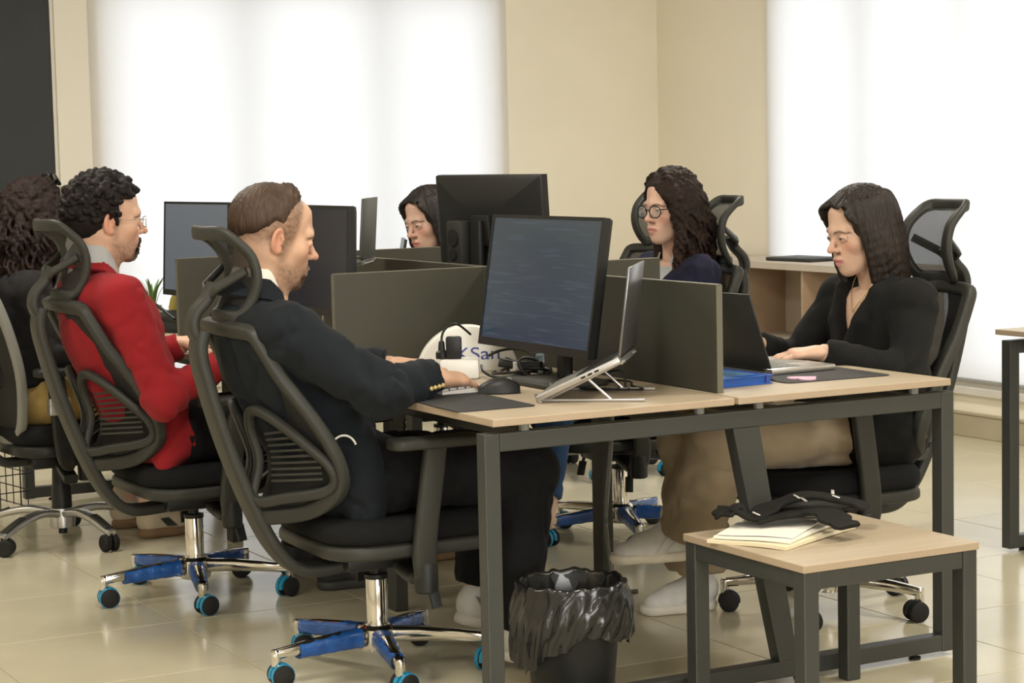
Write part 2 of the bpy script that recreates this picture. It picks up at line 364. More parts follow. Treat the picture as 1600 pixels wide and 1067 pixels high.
# divider screens
PH = 1.031
def screen(label, lo, hi):
    t = thing('partition_panel', label, 'partition', (lo[0], lo[1], lo[2]), 0, 'dark divider panels on the desk bench'); s_ = [hi[i] - lo[i] for i in range(3)]
    ax = 0 if s_[0] > s_[1] else 1; e = .003
    MB().box((0, 0, 0), (s_[0], s_[1], s_[2] - e)).build('board', 'partition', t, smooth=0)
    MB().box((0, 0, s_[2] - e), (s_[0], s_[1], s_[2]), bev=.001).build('edge_strip', 'partition_edge', t, smooth=0)
    for q in (0, 1):
        a = [0, 0, 0]; b = [s_[0], s_[1], s_[2] - e]; b[ax] = -.0015 if q == 0 else s_[ax] + .0015; a[ax] = 0 if q == 0 else s_[ax]
        lo_ = [min(a[i], b[i]) for i in range(3)]; hi_ = [max(a[i], b[i]) for i in range(3)]; MB().box(lo_, hi_).build('edge_strip', 'partition_edge', t, smooth=0)
    return t
SPX0, SPX1 = .704, .722
Z0 = DH + .0006
screen('dark divider panel nearest the camera, along the middle of the bench', (SPX0, .105, Z0), (SPX1, DP - .011, PH))
screen('dark divider panel along the bench middle between the second pair of desks', (SPX0, DP + .011, Z0), (SPX1, 2 * DP - .011, PH))
screen('dark divider panel along the bench middle at its far end', (SPX0, 2 * DP + .011, Z0), (SPX1, 3 * DP - .05, PH))
screen('wide dark cross divider in front of the man in the navy jacket', (.20, DP - .009, Z0), (SPX0 - .001, DP + .009, PH))
screen('dark cross divider half hidden behind the large front monitor', (SPX1 + .001, DP - .015, Z0), (1.335, DP + .003, PH))
screen('dark cross divider behind the headrest of the navy-jacketed man', (.20, 2 * DP - .009, Z0), (SPX0 - .001, 2 * DP + .009, PH))
screen('dark cross divider below the face of the woman behind the monitors', (SPX1 + .001, 2 * DP - .009, Z0), (1.335, 2 * DP + .009, PH))

# small square table in front of the bench
st = thing('side_table', 'small low wood-topped table with dark steel legs, in front of the bench', 'table', (.515, -.513, 0))
WX, WY, TH = .515, .498, .429
desktop('tabletop', 0, WX, 0, WY, TH, .0185, st)
L_ = .042
for x in (.004, WX - .004 - L_):
    for y in (.004, WY - .004 - L_): tubebox((x, y, 0), (x + L_, y + L_, TH - .0185), 'leg', st)
for y in (.006, WY - .006 - L_ + .004): tubebox((.004 + L_, y, TH - .0185 - .042), (WX - .004 - L_, y + .036, TH - .0185), 'apron', st)
for x in (.006, WX - .006 - .036): tubebox((x, .004 + L_, TH - .0185 - .042), (x + .036, WY - .004 - L_, TH - .0185), 'apron', st)
# desk cut off by the right edge of the picture
rd = thing('work_desk', 'wood-topped desk with black steel frame at the right edge', 'desk', (2.469, 1.06, 0))
desktop('desktop', 0, .72, -1.4, 0, DH, .0185, rd)
for yy in (-.06, -1.38):
    tubebox((.012, yy, .012), (.054, yy + .042, FZ), 'leg', rd); tubebox((.666, yy, .012), (.708, yy + .042, FZ), 'leg', rd)
    tubebox((.054, yy, FZ - .044), (.666, yy + .042, FZ), 'top_bar', rd); tubebox((.054, yy, .014), (.666, yy + .042, .056), 'bottom_bar', rd)
    for fx in (.09, .63): MB().lathe([(.016, 0), (.016, .006), (.008, .006), (.008, .016)], (fx, yy + .021, 0), 12).build('foot', 'rubber', rd)
for x in (.1, .6): tubebox((x, -1.338, FZ - .03), (x + .03, -.06, FZ), 'rail', rd)
for x in (.115, .615):
    for y in (-.039, -1.359): MB().lathe([(.013, 0), (.013, DH - .0185 - FZ)], (x, y, FZ), 10).build('spacer', 'plastic_grey', rd)

# ================================================================== chairs
def ring(outline, z, sx=1, sy=1, cx=0, cy=0): return [(cx + a * sx, cy + b * sy, z) for a, b in outline]
def rslab(m, w, d, z0, z1, r, cx=0, cy=0, dome=.0, edge=.02, n=5):
    """soft cushion: rounded rectangle lofted with rounded top and bottom edges"""
    o = rrect(w, d, r, n); R_ = []
    for k in range(5):
        a = k / 4 * math.pi / 2; s = 1 - edge * 2 / w * (1 - math.sin(a)); R_.append(ring(o, z0 + edge * .6 * (1 - math.cos(a)), s, 1 - edge * 2 / d * (1 - math.sin(a)), cx, cy))
    for k in range(5):
        a = k / 4 * math.pi / 2; R_.append(ring(o, z1 - edge + edge * math.sin(a), 1 - edge * 2 / w * (1 - math.cos(a)), 1 - edge * 2 / d * (1 - math.cos(a)), cx, cy))
    R_.append(ring(o, z1 + dome * .7, .6, .6, cx, cy)); R_.append(ring(o, z1 + dome, .2, .2, cx, cy))
    return m.loft(R_)
def star_base(t, ang0, film, leg_mat='chrome'):
    m = MB(); m.lathe([(.020, .055), (.046, .058), (.05, .075), (.047, .115), (.034, .125), (.034, .13)], seg=24); m.build('base_hub', leg_mat, t)
    for k in range(5):
        a = ang0 + k * 2 * math.pi / 5; M = Matrix.Rotation(a, 4, 'Z')
        path = [(.035, 0, .098), (.12, 0, .098), (.22, 0, .093), (.298, 0, .086), (.312, 0, .082)]
        m = MB(); m.sweep(path, rrect(.038, .036, .012), (0, 0, 1), scale=[1.15, 1.05, .88, .72, .55]); m.lathe([(.012, .055), (.0135, .06), (.0135, .094), (.010, .098)], (.303, 0, 0), 12); m.xf(M)
        leg = m.build('base_leg', leg_mat, t)
        if film and k != 4:
            x0, x1 = ((.055, .265), (.06, .285), (.055, .24), (.06, .28), (0, 0))[k]; m = MB(); n = 12; rings = []
            for i in range(n):
                x = x0 + (x1 - x0) * i / (n - 1); s = (.98 - .32 * (x - .05) / .25) * (1.10 + .05 * math.sin(2.3 * i + k) + random.uniform(-.01, .03)); z = .098 - max(0, x - .1) * .06
                rings.append([(x, u * s, z + v * s - .004) for u, v in rrect(.050, .047, .014)])
            m.loft(rings, cap=False); m.xf(M); m.build('plastic_film', 'film', leg, 70)
        # caster
        ca = a + (k * 2.1 % 3.1) - 1.2; C = Matrix.Translation((.303 * math.cos(a), .303 * math.sin(a), 0)) @ Matrix.Rotation(ca, 4, 'Z')
        m = MB()
        for sy in (-1, 1): m.lathe([(.006, sy * .008), (.026, sy * .008), (.030, sy * .011), (.030, sy * .024), (.026, sy * .027), (.004, sy * .028)], (-.012, 0, .030), 20, 1)
        cs = m.xf(C).build('caster', 'rubber', leg)
        m = MB(); hood = [(-.012 + .0335 * math.cos(q), .030 + .0335 * math.sin(q)) for q in np.linspace(R(-10), R(190), 12)]
        m.loft([[(x, y, z) for x, z in hood] for y in (-.006, .006)] + []); m.lathe([(.007, .05), (.007, .07)], (0, 0, 0), 8); m.xf(C); m.build('caster_hood', 'film_cyan' if film else 'plastic_black', leg)
        if film:
            m = MB(); m.lathe([(.0315, .012), (.0325, .013), (.0325, .022), (.0315, .023)], (-.012, 0, .030), 20, 1); m.xf(C); m.build('wheel_wrap', 'film_cyan', leg)
    m = MB(); m.lathe([(.029, .125), (.029, .255), (.027, .26)], seg=24); m.build('gas_column', leg_mat, t)
    m = MB(); m.lathe([(.0315, .25), (.0315, .262), (.016, .264), (.016, .30)], seg=20); m.build('column_collar', 'plastic_black', t)
def back_profile(y, z):
    """x of the backrest mesh surface"""
    zz = np.array([.46, .55, .62, .73, .84, .945]); xc = np.array([-.325, -.285, -.285, -.325, -.375, -.412]); xe = np.array([-.22, -.178, -.195, -.258, -.335, -.388])
    w = np.interp(z, zz, [.12, .215, .23, .225, .205, .178]); k = min(1, abs(y) / w) ** 2
    return float(np.interp(z, zz, xc) * (1 - k) + np.interp(z, zz, xe) * k), w
def office_chair(label, loc, rz, film=True, ang0=.3, group='dark mesh-back office chairs with headrests'):
    t = thing('office_chair', label, 'chair', loc, rz, group)
    star_base(t, ang0, film)
    # tilt mechanism and levers
    m = MB(); m.box((-.11, -.075, .285), (.12, .075, .335), bev=.012); m.box((-.06, -.13, .318), (.1, .13, .345), bev=.008); m.build('tilt_mechanism', 'plastic_black', t)
    for sy, dx in ((-1, .06), (1, .03)):
        m = MB(); m.tube(spl([(dx, sy * .07, .31), (dx, sy * .16, .30), (dx + .01, sy * .2, .265), (dx + .015, sy * .215, .225)], 5), [.006] * 16); m.sweep([(dx + .012, sy * .208, .25), (dx + .018, sy * .222, .20)], rrect(.028, .012), (0, 1, 0)); m.build('lever', 'plastic_black', t)
    # seat
    m = MB(); rslab(m, .49, .50, .345, .385, .10, .035, 0, 0, .015); m.build('seat_pan', 'plastic_dark', t)
    m = MB(); rslab(m, .50, .515, .382, .452, .12, .035, 0, -.012, .034, 6); m.build('seat_cushion', 'seat_fabric', t)
    # spine carrying the backrest
    sp = spl([(.02, 0, .31), (-.12, 0, .295), (-.22, 0, .30), (-.285, 0, .36), (-.345, 0, .475), (-.41, 0, .645), (-.455, 0, .80), (-.472, 0, .885), (-.462, 0, .94)], 6)
    m = MB(); m.sweep(sp, rrect(.085, .032, .011), (1, 0, .3), scale=[(.9 + .25 * math.sin(math.pi * i / (len(sp) - 1)), 1) for i in range(len(sp))]); m.build('spine', 'plastic_dark', t)
    # backrest frame
    half = [(.10, .945), (.172, .94), (.190, .905), (.207, .82), (.226, .72), (.234, .62), (.222, .55), (.19, .505), (.12, .47), (.05, .455)]
    loop = [(back_profile(y, z)[0], y, z) for y, z in [(0, .947)] + half + [(0, .452)]] + [(back_profile(-y, z)[0], -y, z) for y, z in reversed(half)]
    lp = spl(loop, 4, True); ctr = lp.mean(0)
    m = MB(); m.sweep(lp, rrect(.036, .034, .009), [tuple(np.array((1., 0, .35)) - .0 * (p - ctr)) for p in lp], True, scale=[(1.2 if p[2] < .8 else 1.05, 1) for p in lp]); m.build('backrest_frame', 'plastic_dark', t)
    def surf(u, v):
        z = .455 + .49 * v; w = np.interp(z, [.455, .47, .505, .55, .62, .72, .82, .905, .947], [.05, .12, .185, .218, .23, .222, .203, .186, .165]); y = -w + 2 * w * u
        return (back_profile(y, z)[0] + .004, y, z)
    MB().grid(surf, 15, 17).build('backrest_mesh', 'mesh_fabric', t)
    # lumbar wings behind the mesh, with slats
    for sy in (-1, 1):
        w = [(.035, .50), (.028, .60), (.035, .69), (.075, .735), (.125, .725), (.185, .66), (.222, .59), (.205, .535), (.12, .51)]
        def lw(y, z): return (back_profile(y, z)[0] - .045 + .028 * min(1, max(0, (y - .03) / .18)) ** 1.2, sy * y, z)
        l2 = spl([lw(y, z) for y, z in w], 5, True); m = MB(); m.sweep(l2, rrect(.028, .024, .008), (1, 0, .3), True)
        wing = m.build('lumbar_wing', 'plastic_dark', t)
        for k in range(9):
            z = .55 + .0155 * k; y1 = np.interp(z, [.535, .59, .66, .725], [.195, .205, .17, .11]); y0 = .075 + .012 * k / 9
            p = [lw(y0 + (y1 - y0) * q / 4, z + .012 * q / 4) for q in range(5)]; m = MB(); m.sweep(p, rect(.006, .006), (1, 0, 0)); m.build('slat', 'plastic_dark', wing, smooth=0)
    # headrest: stem, frame, struts and mesh
    stem = spl([(-.462, 0, .90), (-.485, 0, .945), (-.478, 0, .985), (-.447, 0, 1.02), (-.425, 0, 1.06)], 6)
    m = MB(); m.sweep(stem, rrect(.06, .026, .01), (1, 0, .2)); m.build('headrest_stem', 'plastic_dark', t)
    def hs(u, v):
        y = -.118 + .236 * u; z = .975 + .215 * v; ww = 1 - .16 * (2 * v - 1) ** 2 - .05 * (1 - v); y *= ww
        return (-.428 + .042 * math.sin(math.pi * min(1, .12 + v * .88)) - .03 * (max(0, v - .7) / .3) ** 2 + .040 * (y / .118) ** 2, y, z)
    bl = [hs(0, v) for v in np.linspace(.06, .94, 6)] + [hs(u, 1) for u in np.linspace(.06, .94, 7)] + [hs(1, v) for v in np.linspace(.94, .06, 6)] + [hs(u, 0) for u in np.linspace(.94, .06, 7)]
    l3 = spl(bl, 3, True); m = MB(); m.sweep(l3, rrect(.036, .022, .009), (1, 0, 0), True); hf = m.build('headrest_frame', 'plastic_dark', t)
    MB().grid(lambda u, v: tuple(np.array(hs(.04 + .92 * u, .05 + .9 * v)) + (.003, 0, 0)), 11, 11).build('headrest_mesh', 'mesh_open', hf)
    for sy in (-1, 1):
        m = MB(); m.sweep([(-.445, 0, 1.02), (-.435, sy * .05, 1.05), tuple(np.array(hs(.5 + sy * .42, .55)) - (.008, 0, 0))], rrect(.026, .014, .005), (1, 0, 0)); m.build('headrest_strut', 'plastic_dark', hf)
    # armrests
    for sy in (-1, 1):
        m = MB(); m.sweep(spl([(.03, sy * .12, .30), (.03, sy * .22, .285), (.028, sy * .268, .30), (.02, sy * .28, .37), (.045, sy * .285, .56), (.055, sy * .285, .635)], 5), rrect(.062, .03, .011), (0, sy, .2)); ar = m.build('armrest_post', 'plastic_dark', t)
        m = MB(); m.lathe([(.026, .255), (.031, .26), (.031, .325), (.027, .335)], (.028, sy * .268, 0), 16); m.build('armrest_bracket', 'plastic_black', ar)
        m = MB(); rslab(m, .255, .085, .632, .660, .03, .055, sy * .285, 0, .010); m.build('armrest_pad', 'plastic_dark', ar)
    return t
CH_NAVY = office_chair('mesh-back office chair holding the man in the navy jacket', (.02, .73, 0), R(-2), True, R(42))
CH_RED = office_chair('mesh-back office chair holding the man in the red sweater', (-.06, 1.93, 0), R(0), True, R(38))
CH_BLACK = office_chair('mesh-back office chair holding the woman in the black blazer', (1.458, .655, 0), R(174), False, R(-168))
CH_GLASS = office_chair('mesh-back office chair holding the woman wearing glasses', (1.565, 2.0, 0), R(168), True, R(10))
CH_THIRD = office_chair('mesh-back office chair behind the front monitors, holding the dark-haired woman', (1.56, 3.42, 0), R(180), True, R(20))
CH_EMPTY = office_chair('empty mesh-back office chair behind the woman wearing glasses', (2.31, 3.36, 0), R(196), True, R(35))

def grey_base_chair(label, loc, rz):
    t = thing('task_chair', label, 'chair', loc, rz)
    m = MB(); m.lathe([(.018, .05), (.045, .055), (.048, .10), (.042, .125)], seg=20); m.build('base_hub', 'silver', t)
    m = MB(); m.lathe([(.016, .03), (.016, .055)], seg=14); m.build('column_foot', 'plastic_black', t)
    for k in range(5):
        a = R(-79) + k * 2 * math.pi / 5; M = Matrix.Rotation(a, 4, 'Z')
        path = spl([(.03, 0, .105), (.12, 0, .118), (.21, 0, .105), (.29, 0, .078), (.325, 0, .066)], 4); n = len(path)
        m = MB(); m.sweep(path, rrect(.046, .026, .01), (0, 0, 1), scale=[1.1 - .35 * i / (n - 1) for i in range(n)]); m.xf(M); leg = m.build('base_leg', 'silver', t)
        m = MB(); m.sweep([(x, y, z + .012) for x, y, z in path[8:15]], rrect(.032, .012, .005), (0, 0, 1)); m.xf(M); m.build('foot_pad', 'plastic_dark', leg)
        C = Matrix.Translation((.318 * math.cos(a), .318 * math.sin(a), 0)) @ Matrix.Rotation(a + k * 1.3, 4, 'Z'); m = MB()
        for sy in (-1, 1): m.lathe([(.006, sy * .006), (.028, sy * .006), (.031, sy * .010), (.031, sy * .024), (.024, sy * .029), (.004, sy * .029)], (-.01, 0, .031), 18, 1)
        m.lathe([(.008, .03), (.008, .068)], (0, 0, 0), 8); m.xf(C); m.build('caster', 'rubber', leg)
    m = MB(); m.lathe([(.036, .125), (.036, .20), (.033, .205), (.030, .30)], seg=20); m.build('gas_column', 'plastic_black', t)
    m = MB(); m.box((-.13, -.07, .28), (.11, .07, .335), bev=.015); m.sweep([(-.02, -.05, .31), (-.03, -.15, .27), (-.035, -.2, .255)], rrect(.05, .035, .01)); m.lathe([(.03, -.03), (.032, .05)], (.09, -.02, .25), 14); m.build('tilt_mechanism', 'plastic_black', t)
    m = MB(); rslab(m, .50, .50, .345, .39, .11, .03, 0, 0, .015); m.build('seat_pan', 'plastic_black', t)
    m = MB(); rslab(m, .51, .51, .385, .455, .12, .03, 0, -.01, .034, 6); m.build('seat_cushion', 'seat_fabric', t)
    def bx(z): return float(np.interp(z, [.40, .5, .62, .8, .98], [-.21, -.225, -.23, -.27, -.33]))
    half = [(.12, .98), (.19, .95), (.215, .82), (.22, .65), (.205, .5), (.15, .42), (.07, .40)]
    loop = [(bx(z) + .5 * y * y, y, z) for y, z in [(0, .985)] + half + [(0, .398)]] + [(bx(z) + .5 * y * y, -y, z) for y, z in reversed(half)]
    lp = spl(loop, 4, True); m = MB(); m.sweep(lp, rrect(.034, .034, .01), (1, 0, 0), True); m.build('backrest_frame', 'plastic_grey', t)
    def surf(u, v):
        z = .40 + .58 * v; w = np.interp(z, [.40, .42, .5, .65, .82, .95, .98], [.07, .15, .2, .215, .21, .185, .12]); y = -w + 2 * w * u
        return (bx(z) + .5 * y * y, y, z)
    MB().grid(surf, 13, 13).build('backrest_mesh', 'mesh_fabric', t)
    m = MB(); m.sweep(spl([(-.05, 0, .32), (-.2, 0, .31), (-.27, 0, .38), (-.285, 0, .55), (-.30, 0, .72)], 6), rrect(.07, .03, .01), (1, 0, .2)); m.build('spine', 'plastic_dark', t)
    for sy in (-1, 1):
        m = MB(); m.sweep(spl([(-.03, sy * .16, .335), (-.07, sy * .27, .33), (-.09, sy * .285, .40), (-.10, sy * .285, .55), (-.11, sy * .285, .64)], 5), rrect(.065, .026, .009), (0, sy, .2)); ar = m.build('armrest_post', 'plastic_black', t)
        m = MB(); m.box((-.138, sy * .285 - .018, .50), (-.062, sy * .285 + .018, .56), bev=.004); pl = m.build('silver_plate', 'silver', ar)
        m = MB(); m.lathe([(.012, -.003), (.013, .0), (.012, .003)], (-.10, sy * .304, .53), 16, 1); m.build('plate_button', 'plastic_black', pl)
        m = MB(); rslab(m, .25, .08, .635, .665, .03, -.06, sy * .285, 0, .010); m.build('armrest_pad', 'plastic_black', ar)
    return t
CH_SUN = grey_base_chair('office chair with grey star base at the far left, holding the curly-haired woman', (-.14, 3.12, 0), R(4))

# ================================================================== things on the desks
def screen_mat(name, c0, c1, lines=0, strength=1.0, rough=.22):
    if name in MATS: return name
    m = bpy.data.materials.new(name); m.use_nodes = True; nt = m.node_tree; b = nt.nodes['Principled BSDF']; L = nt.links
    b.inputs['Base Color'].default_value = (.012, .013, .015, 1); b.inputs['Roughness'].default_value = rough
    tc = _n(nt, 'ShaderNodeTexCoord'); sp = _n(nt, 'ShaderNodeSeparateXYZ'); L.new(tc.outputs['Generated'], sp.inputs[0])
    cr = _n(nt, 'ShaderNodeValToRGB'); cr.color_ramp.elements[0].color = (*c0, 1); cr.color_ramp.elements[1].color = (*c1, 1); L.new(sp.outputs['Z'], cr.inputs[0])
    src = cr.outputs[0]
    if lines:
        mp = _n(nt, 'ShaderNodeMapping'); mp.inputs['Scale'].default_value = (1, 2.2, lines); L.new(tc.outputs['Generated'], mp.inputs['Vector'])
        vo = _n(nt, 'ShaderNodeTexNoise'); vo.inputs['Scale'].default_value = 1.6; L.new(mp.outputs[0], vo.inputs['Vector'])
        mr = _n(nt, 'ShaderNodeMapRange'); mr.inputs['From Min'].default_value = .56; mr.inputs['From Max'].default_value = .7; L.new(vo.outputs['Fac'], mr.inputs['Value'])
        mx = _n(nt, 'ShaderNodeMix'); mx.data_type = 'RGBA'; mx.inputs['B'].default_value = (.035, .065, .09, 1); L.new(mr.outputs[0], mx.inputs['Factor']); L.new(src, mx.inputs['A']); src = mx.outputs['Result']
    L.new(src, b.inputs['Emission Color']); b.inputs['Emission Strength'].default_value = strength
    MATS[name] = m; return name
screen_mat('screen_code', (.010, .035, .062), (.028, .045, .06), 26, .9)
screen_mat('screen_grey', (.10, .11, .12), (.13, .14, .15), 0, 1)
screen_mat('screen_dark', (.008, .008, .011), (.01, .01, .014), 0, 1)
def monitor(label, loc, rz, w, h, zc, tilt, scr, x_scr=0, base=True):
    """screen faces local -X; origin on the desk under the screen"""
    t = thing('monitor', label, 'monitor', loc, rz, 'computer monitors on the desks')
    T = Matrix.Translation((x_scr, 0, zc)) @ Matrix.Rotation(tilt, 4, 'Y')
    b = .009; m = MB(); bot = .022
    for q in ((-w / 2, -h / 2, w / 2, -h / 2 + bot), (-w / 2, h / 2 - b, w / 2, h / 2), (-w / 2, -h / 2 + bot, -w / 2 + b, h / 2 - b), (w / 2 - b, -h / 2 + bot, w / 2, h / 2 - b)): m.box((-.006, q[0], q[1]), (.014, q[2], q[3]))
    m.xf(T); m.build('bezel', 'plastic_black', t, smooth=0)
    m = MB(); m.box((-.003, -w / 2 + b, -h / 2 + bot), (.006, w / 2 - b, h / 2 - b)); m.xf(T); m.build('screen', scr, t, smooth=0)
    m = MB(); o = [(a, b_) for a, b_ in rrect(w, h, .006, 2)]
    m.loft([[(.008, a, c) for a, c in o], [(.022, a * .995, c * .99) for a, c in o], [(.030, a * .94, c * .92) for a, c in o], [(.046, a * .5, c * .55) for a, c in o], [(.048, a * .3, c * .4) for a, c in o]]); m.xf(T); bk = m.build('back_shell', 'plastic_black', t)
    m = MB(); m.box((.0255, -w * .37, h * .435), (.0285, w * .37, h * .45)); m.xf(T); m.build('vent_slot', 'rubber', bk, smooth=0)
    m = MB(); m.box((.045, -.05, -.05), (.062, .05, .05), bev=.004); m.xf(T); m.build('mount_plate', 'plastic_black', t)
    if base:
        x1 = x_scr + .072
        m = MB(); m.sweep([(x1, 0, .008), (x1, 0, .2), (x1, 0, zc + .03)], rrect(.055, .026, .01), (1, 0, 0)); m.build('stand_neck', 'plastic_black', t)
        m = MB(); rslab(m, .2, .27, 0, .014, .03, x1 - .03, 0, 0, .006); m.build('stand_base', 'plastic_dark', t)
    return t
mat('lid_olive', (.085, .085, .072), .4, noise=.05); mat('lid_metal', (.20, .20, .205), .28, metal=.8, noise=.03)
def on_desk(x, y): return (x, y, DH + .0004)
monitor('large front monitor showing dark blue code, facing the navy-jacketed man', on_desk(.455, .575), R(0), .605, .365, .272, R(9), 'screen_code')
monitor('black monitor with a dark screen, facing the man in the red sweater', on_desk(.29, 1.72), R(0), .54, .34, .305, R(2), 'screen_dark')
monitor('black monitor with a light grey screen, left of the navy-jacketed man\'s head', on_desk(.435, 3.19), R(6), .55, .36, .287, R(3), 'screen_grey')
gm = monitor('black monitor seen from behind, in front of the woman behind the desks', on_desk(.96, 1.775), R(187), .60, .36, .375, R(3), 'screen_dark', 0)
# small speaker bar clipped to the back of that monitor
sp = MB(); sp.box((0, 0, 0), (.045, .085, .155), bev=.006); so = sp.build('box_speaker', 'plastic_dark'); so.location = (.845, 1.80, DH + .25); so.rotation_euler = (0, 0, R(7))
tag(so, 'small black box fixed to the back of the rear-facing monitor', 'speaker')
m = MB(); m.lathe([(.0, .002), (.026, .002), (.028, 0), (.028, -.004)], (-.0005, .042, .10), 20, 0); m.build('driver_ring', 'rubber', so)
m = MB(); m.lathe([(.0, .002), (.017, .002), (.018, 0), (.018, -.004)], (-.0005, .042, .045), 20, 0); m.build('driver_ring', 'rubber', so)
m = MB(); m.box((.012, .02, -.2495), (.035, .065, 0), bev=.004); m.build('post', 'plastic_black', so)

def laptop(label, loc, rz, tilt, lid, w=.33, d=.225, c='aluminium', key='plastic_black', scr='screen_dark', lidh=.222, lidc=None):
    """hinge at the origin, base runs to local -X (towards the user)"""
    t = thing('laptop', label, 'laptop', loc, rz, 'laptops on the desks')
    B = Matrix.Rotation(-tilt, 4, 'Y')
    m = MB(); m.box((-d, -w / 2, -.016), (0, w / 2, 0), bev=.004); m.xf(B); ba = m.build('base', c, t)
    m = MB(); m.box((-d * .52, -w * .44, 0), (-.018, w * .44, .0015)); m.xf(B); kb = m.build('keyboard', key, ba, smooth=0)
    for r_ in range(5):
        m = MB()
        for k in range(13): m.box((-.030 - r_ * .019 - .008, -w * .42 + k * w * .84 / 13 + .0015, .0015), (-.030 - r_ * .019 + .008, -w * .42 + (k + 1) * w * .84 / 13 - .0015, .003))
        m.xf(B); m.build('key_row', key, kb, smooth=0)
    m = MB(); m.box((-d + .015, -.05, 0), (-d * .58, .05, .0008)); m.xf(B); m.build('touchpad', 'plastic_grey', ba, smooth=0)
    for y in (.25, .33, .41): m = MB(); m.box((-d * y - .012, -w / 2 - .0006, -.011), (-d * y, -w / 2 + .002, -.006)); m.xf(B); m.build('port', 'rubber', ba, smooth=0)
    T = Matrix.Rotation(lid, 4, 'Y')
    m = MB(); m.box((0, -w / 2, .002), (.006, w / 2, lidh), bev=.002); m.xf(T); ld = m.build('lid', lidc or ('lid_metal' if c == 'aluminium' else c), t)
    m = MB(); m.box((-.001, -w / 2 + .006, .012), (.001, w / 2 - .006, lidh - .006)); m.xf(T); m.build('display', scr, ld, smooth=0)
    m = MB(); m.lathe([(.006, -w * .4), (.006, w * .4)], (0, 0, -.002), 10, 1); m.build('hinge', 'plastic_black', t)
    return t
def riser(label, loc, rz, zh, tilt, w=.25, d=.225):
    """folding wire-like laptop stand; origin on the desk below the hinge line, zh = hinge height"""
    t = thing('laptop_stand', label, 'stand', loc, rz, 'folding laptop stands')
    for sy in (-1, 1):
        y = sy * w / 2; fx = -d * math.cos(tilt); fz = zh - d * math.sin(tilt) - .024
        top = [(fx - .004, y, fz + .026), (fx, y, fz), (.012 - .0, y, zh - .022 + .01)]
        m = MB(); m.tube(top, .0045, 8); m.build('support_arm', 'aluminium', t)
        m = MB(); m.sweep([(fx + .01, y, .004), (.06, y, .004)], rrect(.010, .0075, .002)); m.build('foot_rail', 'aluminium', t)
        q = .62; p0 = (fx + (0 - fx) * q, y, fz + (zh - .022 - fz) * q)
        m = MB(); m.tube([p0, (p0[0] + .05 + .3 * (zh - .1) , y, .006)], .004, 8); m.build('strut', 'aluminium', t); m = MB(); m.tube([(fx + .02, y, .006), (fx + .02, y, fz + .01 + .02 * math.tan(tilt))], .004, 8); m.build('strut', 'aluminium', t)
    m = MB(); m.tube([(fx + .012, -w / 2, .006), (fx + .012, w / 2, .006)], .0035, 8); m.tube([(.004, -w / 2, zh - .02), (.004, w / 2, zh - .02)], .0035, 8); m.build('cross_bar', 'aluminium', t)
    return t
ax = np.array((.62, .785)); Rn = np.array((.395, .08)); hc = Rn + ax * .165; rz1 = math.atan2(-.62, .785)
laptop('silver laptop opened on a wire stand beside the front monitor', (hc[0], hc[1], .868), rz1, R(25), R(7), d=.232, scr='screen_dark')
riser('silver folding wire stand under the front laptop', (hc[0], hc[1], DH + .0003), rz1, .868 - DH, R(25), d=.232)
ax = np.array((.57, .82)); hc = np.array((.515, 1.88)) + ax * .135; rz2 = math.atan2(-.57, .82)
laptop('dark laptop raised high behind the dark-screened monitor', (hc[0], hc[1], 1.045), rz2, R(16), R(4), w=.27, d=.20, lidh=.195, c='lid_olive')
riser('tall folding stand carrying the laptop behind the dark-screened monitor', (hc[0], hc[1], DH + .0003), rz2, 1.045 - DH, R(16), w=.2, d=.20)
laptop('dark laptop in front of the woman in the black blazer', (1.035, .50, DH + .0195), R(183), R(0), R(19), w=.32, c='aluminium', key='plastic_grey', scr='screen_grey', lidc='plastic_dark')
# desk mats
def deskmat(label, pts, z=DH + .0003, th=.0025, c='plastic_black'):
    P = spl(pts, 1, True); m = MB(); m.loft([[(x, y, 0) for x, y in pts], [(x, y, th) for x, y in pts]]); o = m.build('desk_mat', c, smooth=0); o.location = (0, 0, z); return tag(o, label, 'mat', 'dark desk mats')
def rpoly(x0, y0, x1, y1, rz=0, r=.02):
    c = ((x0 + x1) / 2, (y0 + y1) / 2); return [(c[0] + a * math.cos(rz) - b * math.sin(rz), c[1] + a * math.sin(rz) + b * math.cos(rz)) for a, b in rrect(x1 - x0, y1 - y0, r)]
mat('mat_rubber', (.030, .030, .030), .75, noise=.1, nscale=40)
deskmat('dark desk mat under the mouse and the navy-jacketed man\'s keyboard', rpoly(.006, .165, .222, .83, R(-2)), c='mat_rubber')
deskmat('dark desk mat under the laptop of the woman in the black blazer', rpoly(.985, .16, 1.32, .74, R(-3)), c='mat_rubber')
# keyboard
kz = DH + .003
t = thing('keyboard', 'white keyboard under the hands of the navy-jacketed man', 'keyboard', (.185, .70, kz), R(0))
m = MB(); m.add([(-.062, -.19, 0), (.062, -.19, 0), (.062, .19, 0), (-.062, .19, 0), (-.062, -.19, .007), (.062, -.19, .014), (.062, .19, .014), (-.062, .19, .007)], [(3, 2, 1, 0), (4, 5, 6, 7), (0, 1, 5, 4), (1, 2, 6, 5), (2, 3, 7, 6), (3, 0, 4, 7)]); m.build('case', 'white_plastic', t, smooth=0)
for r_ in range(5):
    x = -.048 + r_ * .0235
    for k in range(15):
        m = MB(); y = -.18 + k * .024; z = .0085 + .007 * (x + .062) / .124
        m.box((x - .0095, y + .001, z - .002), (x + .0095, y + .0215, z + .004)); m.build('key', 'white_plastic', t, smooth=0)
